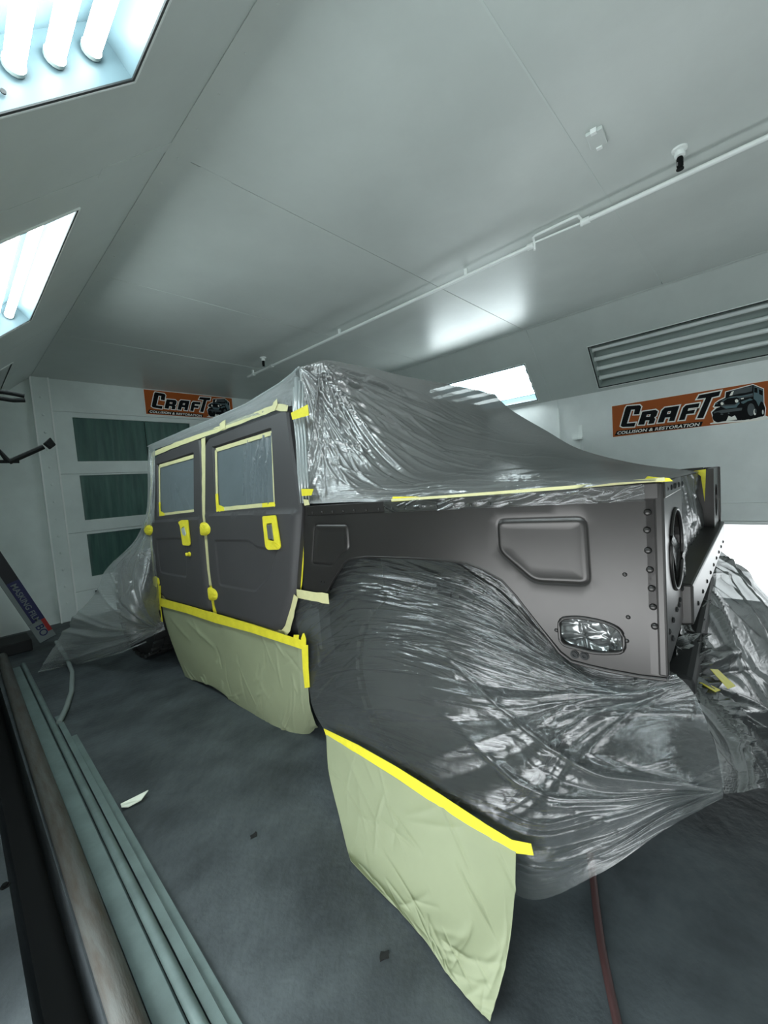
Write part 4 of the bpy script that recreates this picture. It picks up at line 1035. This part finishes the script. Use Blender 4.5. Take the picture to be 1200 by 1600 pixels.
def strip3(name, rows, m, parent, th=0.0016):
    mb = MB()
    for (a, b), (c, d) in zip(rows, rows[1:]):
        P = [np.array(S3(*p)) for p in (a, c, d, b)]; n = np.cross(P[1] - P[0], P[3] - P[0]); n = n / np.linalg.norm(n) * th
        mb.hexa([tuple(p) for p in P], [tuple(p - n) for p in P]); 
    return mb.build(name, M[m], parent)
xo = -.040
strip3('tape_edge', [((249, 934, xo), (251, 947, xo)), ((290, 945, xo), (292, 958, xo)), ((335, 958, xo), (336, 973, xo)), ((390, 974, xo), (392, 988, xo)), ((440, 990, xo), (441, 1004, xo)), ((477, 1002, xo), (480, 1017, xo))], 'yellow', skirt)
strip3('tape_edge', [((471, 1008, xo - .004), (481, 1008, xo - .004)), ((473, 1045, xo - .004), (482, 1045, xo - .004)), ((476, 1075, xo - .004), (484, 1074, xo - .004))], 'yellow', skirt)
strip3('tape_edge', [((246, 915, xo), (251, 915, xo)), ((246, 945, xo), (251, 945, xo)), ((249, 970, xo), (254, 972, xo))], 'yellow', skirt)
strip3('tape_tab', [((459, 992, xo), (467, 992, xo)), ((457, 1003, xo), (466, 1005, xo))], 'yellow', skirt)
strip3('tape_tab', [((473, 990, xo), (475, 989, xo)), ((470, 998, xo), (478, 998, xo)), ((472, 1008, xo), (478, 1008, xo))], 'yellow', skirt)

A_, B_ = (509, 1143, -.125), (806, 1327, -.262)
bot = [(548, 1345), (598, 1397), (660, 1464), (703, 1528), (766, 1596)]
botL = [flr(*q, 0.012) for q in bot]
rows = [[(510, 1143), (585, 1187), (660, 1233), (735, 1283), (806, 1328)], [(514, 1205), (582, 1255), (657, 1307), (730, 1363), (803, 1395)],
        [(531, 1278), (592, 1330), (660, 1388), (728, 1442), (795, 1470)], [(542, 1325), (598, 1378), (657, 1436), (712, 1490), (780, 1545)]]
GP2 = []
for r, tt in zip(rows, (0, .3, .62, .86)):
    GP2.append([S3(*q, (A_[2] + (B_[2] - A_[2]) * i / 4) * (1 - tt) + botL[i].x * tt) for i, q in enumerate(r)])
GP2.append(botL)
drop = soft('masking_paper', GP2, 200, 170, M['paper'], [
    dict(n=40, reg=(0, 1, 0.05, 1), ang=40, spread=50, len=(0.06, 0.3), w=(0.003, 0.011), amp=0.006),
    dict(n=16, reg=(0.6, 1, 0.6, 1), ang=-40, spread=25, len=(0.1, 0.3), w=(0.008, 0.02), amp=0.006)], seed=14, wave=0.004, thick=0.0008)
on_truck(drop); tag(drop, 'green masking paper sheet taped to the film and trailing on the floor', 'masking paper')
tw = [((506, 1138, -.132), (510, 1150, -.132)), ((560, 1164, -.158), (560, 1178, -.158)), ((620, 1198, -.185), (619, 1215, -.185)), ((690, 1242, -.215), (688, 1262, -.215)), ((760, 1288, -.245), (757, 1308, -.245)), ((800, 1312, -.262), (800, 1332, -.262)), ((830, 1318, -.268), (834, 1336, -.268))]
strip3('tape_edge', tw, 'yellow', drop)

# ------------------------------------------------------------------ things along the left side and on the floor
def along(path, r, name, m, label, cat, n=12, smooth=60):
    c = Vector(path[0]); o = MB().tube([Vector(p) - c for p in path], r, n).build(name, M[m], None, smooth); o.location = c; tag(o, label, cat); return o
along([(0.187, -1.2, 0.036), (0.186, 1.2, 0.036), (0.20, 3.5, 0.036), (0.217, 5.12, 0.036)], 0.036, 'steel_pipe', 'rusty', 'long rust flecked steel pipe lying on the floor at the left edge', 'pipe', 16)
def extr(prof, ya, yb, sx, name, m, label, cat):
    c = Vector((prof[0][0], ya, 0)); mb = MB(); n = len(prof)
    q = lambda y: [(p[0] - c.x + sx * (y - 1.2), y - ya, p[1]) for p in prof]
    o = mb.hexa(q(ya), q(yb)).build(name, M[m], None, 40); o.location = c; tag(o, label, cat); return o
extr([(0.228, 0.0), (0.228, 0.018), (0.236, 0.022), (0.285, 0.022), (0.292, 0.012), (0.292, 0.0)], -1.2, 4.7, 0.004, 'floor_channel', 'galv', 'flat greenish steel channel on the floor between the pipe and the tube', 'steel channel')
along([(0.309, -1.2, 0.017), (0.309, 1.2, 0.017), (0.325, 4.75, 0.017)], 0.0165, 'steel_tube', 'galv', 'thin galvanised tube lying between the floor channel and flat bars', 'tube', 14)
extr([(0.329, 0.0), (0.329, 0.020), (0.356, 0.020), (0.356, 0.0)], 0.6, 3.35, 0.006, 'flat_bar', 'galv', 'longer flat steel bar on the floor beside the galvanised tube', 'steel bar')
extr([(0.359, 0.0), (0.359, 0.010), (0.384, 0.010), (0.384, 0.0)], 0.6, 3.0, 0.006, 'flat_bar', 'galv', 'outermost thin flat steel bar beside open floor, shorter than its neighbour', 'steel bar')
bl = empty('floor_bolt', tuple(at_z(8, 1385, -0.02))); tag(bl, 'dark bolt head on the grey ledge at the lower left corner', 'bolt')
MB().lathe([(0.016, 0), (0.016, 0.003), (0.010, 0.003), (0.010, 0.010), (0.0, 0.011)], n=6).build('bolt_head', M['blackmetal'], bl)

# masking film carton leaning at the far left
Yc = 4.95
c0, c1, c2, c3 = at_y(-8, 882, Yc), at_y(17, 886, Yc), at_y(88, 992, Yc), at_y(66, 1010, Yc)
axis = (c2 - c1).normalized(); wdt = (c3 - c2).length * 0.98
prp = Vector((axis.z, 0, -axis.x));
if prp.z > 0: prp = -prp
Lc = 1.15
top = c2 - axis * Lc
dz = (c2 + prp * wdt).z - 0.0
ct = empty('film_carton', c2); tag(ct, 'dark blue masking film carton leaning in the far left corner', 'carton')
def cq(s, w, d): return tuple(-axis * s + prp * w + Vector((0, 1, 0)) * d)
def cbox(s0, s1, w0, w1, nm, m, d0=0.0, d1=0.12):
    return MB().hexa([cq(s0, w0, d0), cq(s1, w0, d0), cq(s1, w1, d0), cq(s0, w1, d0)], [cq(s0, w0, d1), cq(s1, w0, d1), cq(s1, w1, d1), cq(s0, w1, d1)]).build(nm, M[m], ct)
cbox(0, Lc, 0, wdt, 'carton_body', 'cartondark')
cbox(0.20, 0.62, 0.0, wdt * 0.72, 'printed_panel', 'navy', -0.003, 0.0)
cbox(0.005, 0.198, 0.0, wdt * 0.99, 'printed_panel', 'carton', -0.003, 0.0)
cbox(0.20, Lc - 0.01, wdt * 0.74, wdt * 0.99, 'printed_panel', 'carton', -0.002, 0.0)
cbox(0.07, 0.20, 0.0, wdt * 0.25, 'printed_panel', 'cartonred', -0.005, -0.003)
def lettering(body, size, s, w, m, d=-0.0045):
    cu = bpy.data.curves.new('t', 'FONT'); cu.body = body; cu.size = size; cu.offset = 0.001
    tmp = bpy.data.objects.new('t', cu); me = bpy.data.meshes.new_from_object(tmp); bpy.data.objects.remove(tmp); bpy.data.curves.remove(cu)
    for v in me.vertices: v.co = cq(s - v.co.x, w - v.co.y, d)
    me.name = 'lettering'; link('lettering', me, ct, M[m])
lettering('MASKING FILM', 0.062, 0.60, wdt * 0.58, 'carton')
lettering('BO', 0.085, 0.165, wdt * 0.72, 'navy')
# pale block and ribbed hose below it
gb = empty('grey_block', (0.30, 5.2, 0)); tag(gb, 'low dark grey box on the floor beneath the leaning carton', 'box')
bx('box_body', (-0.22, 0.0, 0.0), (0.14, 0.35, 0.11), M['under'], gb, bevel=0.01)
hp = [at_z(*q, z) for q, z in (((88, 1003), .12), ((104, 1028), .05), ((113, 1050), .02), ((112, 1080), .02), ((103, 1108), .02), ((92, 1130), .02))]
hh = along(hp, 0.016, 'ribbed_hose', 'greyhose', 'short grey ribbed hose curving on the floor by the leaning carton', 'hose')
# black arm and hooks on the left wall
def blk(parts, name, label, cat):
    c = parts[0][0][0]; t = empty(name, c); tag(t, label, cat)
    for path, r, nm in parts: MB().tube([Vector(p) - Vector(c) for p in path], r, 8).build(nm, M['blackmetal'], t, smooth=40)
    return t, Vector(c)
YA = 2.6
a0, a1, a2 = at_y(0, 706, YA), at_y(14, 722, YA), at_y(68, 698, YA)
arm, ac = blk([([Vector((XWL, YA, a0.z + 0.06)), a0, a1], 0.012, 'bracket'), ([a1, a2], 0.012, 'arm')], 'wall_bracket', 'black bent arm with a square pad reaching in from the left wall', 'bracket')
hd = [at_y(*q, YA) - ac for q in ((69, 692), (79, 683), (88, 695), (80, 701))]
MB().hexa([tuple(p) for p in hd], [tuple(p + Vector((0, 0.05, 0))) for p in hd]).build('pad', M['blackmetal'], arm, bevel=0.004)
b0, b1 = at_y(-60, 721, YA) - ac, at_y(30, 721, YA) - ac
MB().tube([(XWL - ac.x, b0.y, b0.z), b1], 0.008, 8).build('flat_rod', M['blackmetal'], arm)
YH = 2.9
h = [at_y(*q, YH) for q in ((-30, 611), (0, 612), (20, 615), (38, 619))]
h2 = [at_y(*q, YH) for q in ((-30, 620), (0, 622.5), (20, 625.5), (39, 625.5))]
blk([([Vector((XWL, YH, h[0].z))] + h, 0.011, 'hook'), ([Vector((XWL, YH, h2[0].z))] + h2, 0.011, 'hook')], 'wall_hooks', 'pair of black curved hooks on the left wall above the bent arm', 'hooks')
# wall bracket on the right wall
bp_ = at_x(907, 680, XWR); wbk = empty('wall_clip', bp_); tag(wbk, 'small white bracket with a thin cable on the right wall left of the banner', 'bracket')
bx('clip_plate', (-0.01, -0.025, -0.05), (0.0, 0.02, 0.11), M['white'], wbk, bevel=0.003)
bx('clip_lip', (-0.05, -0.03, -0.05), (-0.004, 0.075, -0.025), M['white'], wbk, bevel=0.004)
MB().tube([(-0.01, 0.0, -0.05), (-0.008, 0.0, -0.45)], 0.004, 6).build('cable', M['white'], wbk)
p = at_x(873, 655, XWR); bx('conduit', (XWR - 0.012, p.y - 0.012, 1.0), (XWR, p.y + 0.012, p.z + 0.12), M['white'], wr)
# floor odds and ends
hz = [at_z(*q, 0.011) for q in ((922, 1335), (927, 1375), (932, 1420), (940, 1480), (953, 1545), (965, 1600), (985, 1700))]
along(hz, 0.011, 'air_hose', 'hose', 'thin dull red air hose running on the floor from under the film', 'hose')
sp = at_z(209, 1256, 0.0); scr = empty('plastic_scrap', sp, math.radians(-15)); tag(scr, 'small white curled scrap lying on the dark floor', 'scrap')
MB().poly([(-0.045, -0.016), (-0.02, -0.02), (0.03, -0.012), (0.06, 0.012), (0.05, 0.022), (0.02, 0.018), (-0.02, 0.014), (-0.048, 0.004)], lambda a, b, d: (a, b, 0.004 + 6.0 * a * a + d), thick=0.004).build('scrap_body', M['scrap'], scr)

for (px_, py_), lab in (((600, 1494), 'dark paint flake on the floor left of the trailing paper sheet'), ((397, 1306), 'dark paint flake on the open floor below the door skirt')):
    p = at_z(px_, py_, 0.0); t = empty('paint_flake', p, rnd.uniform(0, 3)); tag(t, lab, 'debris', 'dark paint flakes on the floor')
    MB().poly([(0.014 * math.cos(k * 0.7) * (1 + 0.5 * (k % 2)), 0.009 * math.sin(k * 0.7) * (1 + 0.6 * (k % 2))) for k in range(9)], lambda a, b, d: (a, b, 0.001 + d + 3 * a * a), thick=0.0015).build('flake_body', M['dark'], t)
